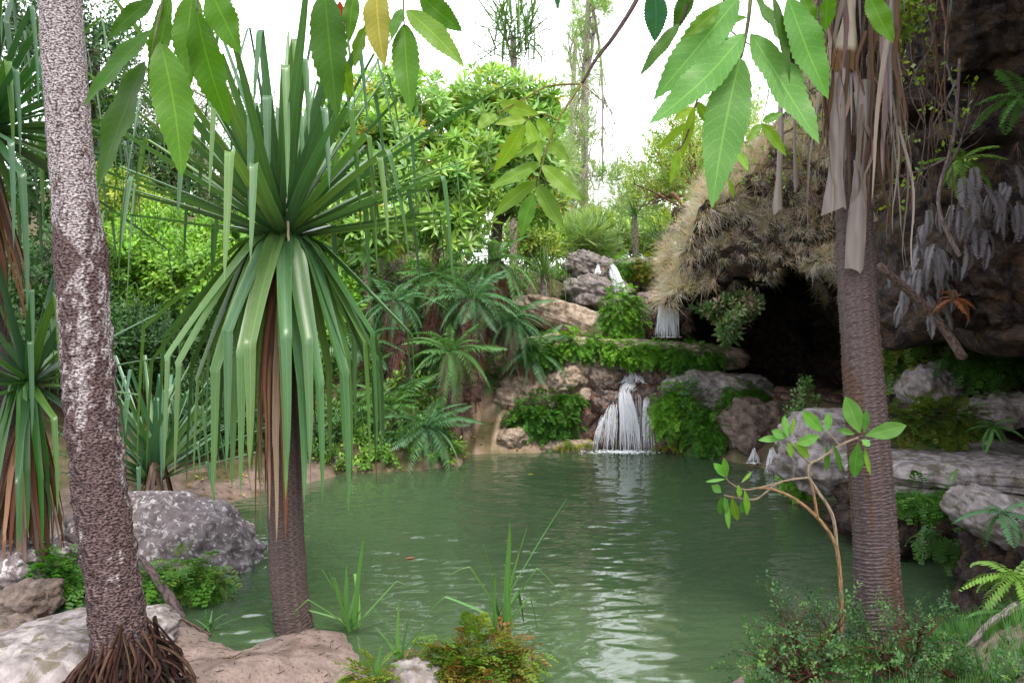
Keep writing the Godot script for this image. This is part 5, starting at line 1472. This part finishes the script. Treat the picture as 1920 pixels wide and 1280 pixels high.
	for q in bl:
		tree("bush", q[0], "bush", q[1], 0.012, 0.008, q[2], tiny, "soft_leaf", gp, 105, 0.45, 0.95, Color(0.16, 0.07, 0.05), 30, 0.0, 3.0, 0.4)
	var gx := []
	var gc := []
	for k in 2200:
		var d := rr(4.4, 6.3)
		var x := (rr(1400, 1990) - 960) / F * d
		var h := ground_height(x, d)
		if h < 0.0 or x < 1.5:
			continue
		gx.append(Transform3D(basis_y(Vector3.UP + rdir() * 0.25, rr(0, TAU), rr(0.25, 0.55)), Vector3(x, h, -d)))
		gc.append(pick([Color(0.05, 0.16, 0.03), Color(0.07, 0.2, 0.03)]))
	var go := many(self, "grass", tuft(9, 0.42, 0.010, 0.35, 0.25), M.soft_leaf, gx, gc)
	go.set_meta("label", "green grass covering the bank at the lower right")
	go.set_meta("category", "grass")
	# thin roots and vines hanging down the cliff
	rng.seed = 81
	for k in 16:
		var px := rr(1640, 1790)
		var d := rr(6.3, 7.2)
		var a := W(px, rr(-60, 20), d)
		var l := rr(0.9, 2.2)
		var o := thing("hanging_vine", "thin brown vine hanging down before the dark cliff", "vine", a, "vines on the cliff")
		var j := rr(-0.12, 0.12)
		part(o, "stem", tube_mesh(smooth_path([Vector3.ZERO, Vector3(j, -l * 0.35, 0.03), Vector3(-j * 0.6, -l * 0.7, 0), Vector3(j * 0.5, -l, 0.02)], 5), rr(0.006, 0.014), 0.004, 5, vary([Color(0.22, 0.15, 0.11), Color(0.13, 0.08, 0.06), Color(0.30, 0.25, 0.23)][k % 3], 0.2)), M.plain_bark)
	# bits of twig and bark on the sand spit
	var bx := []
	var bc := []
	for k in 330:
		var d := rr(4.6, 6.4)
		var x := (rr(270, 720) - 960) / F * d
		var h := ground_height(x, d)
		if h < 0.015:
			continue
		var along := rdir()
		along.y *= 0.15
		bx.append(Transform3D(basis_y(along, rr(0, TAU), rr(0.3, 1.2)), Vector3(x, h + 0.004, -d)))
		bc.append(pick([Color(0.10, 0.06, 0.05), Color(0.20, 0.13, 0.10), Color(0.06, 0.04, 0.035), Color(0.28, 0.17, 0.07)]))
	var bt := many(self, "twig_litter", tube_mesh([Vector3.ZERO, Vector3(0.003, 0.025, 0.001), Vector3(0, 0.05, 0)], 0.0028, 0.0018, 4), M.plain_bark, bx, bc)
	bt.set_meta("label", "small bits of twig and bark scattered on the sand spit")
	bt.set_meta("category", "twigs")
	# fallen leaves
	rng.seed = 79
	var lx := []
	var lc := []
	var lm := rosette(1, 0.1, 0.04, 0.1, 0.1)
	for k in 520:
		var d: float
		var x: float
		if k < 300:
			d = rr(9.3, 12.6)
			x = (rr(330, 520) - 960) / F * d
		else:
			d = rr(13.0, 15.5)
			x = (rr(600, 1000) - 960) / F * d
		var h := ground_height(x, d)
		if h < -0.02:
			continue
		lx.append(Transform3D(basis_y(Vector3.UP + rdir() * 0.4, rr(0, TAU), rr(0.6, 1.2)), Vector3(x, h + 0.01, -d)))
		lc.append(pick([Color(0.45, 0.26, 0.03), Color(0.30, 0.15, 0.05), Color(0.20, 0.12, 0.07), Color(0.5, 0.36, 0.08)]))
	var ll := many(self, "leaf_litter", lm, M.leaf, lx, lc)
	ll.set_meta("label", "fallen yellow and brown leaves along the far shore")
	ll.set_meta("category", "leaves")
	for q in [["floating reddish leaves on the open water", 770, 1048, Color(0.35, 0.12, 0.06)], ["single yellow leaf floating near the far shore", 996, 890, Color(0.5, 0.4, 0.05)], ["yellow leaf floating near the waterfall's left side", 680, 882, Color(0.45, 0.36, 0.06)]]:
		var d: float = F * EYE / (q[2] - 600.0)
		var o := thing("floating_leaf", q[0], "leaf", W(q[1], q[2], d) + Vector3(0, 0.008, 0), "leaves floating on the pool")
		part(o, "leaf", broad(Vector3(-0.05, 0, 0.02), Vector3(0.05, 0.004, -0.02), 0.045, Vector3.UP, 0.02, q[3], 0), M.leaf)
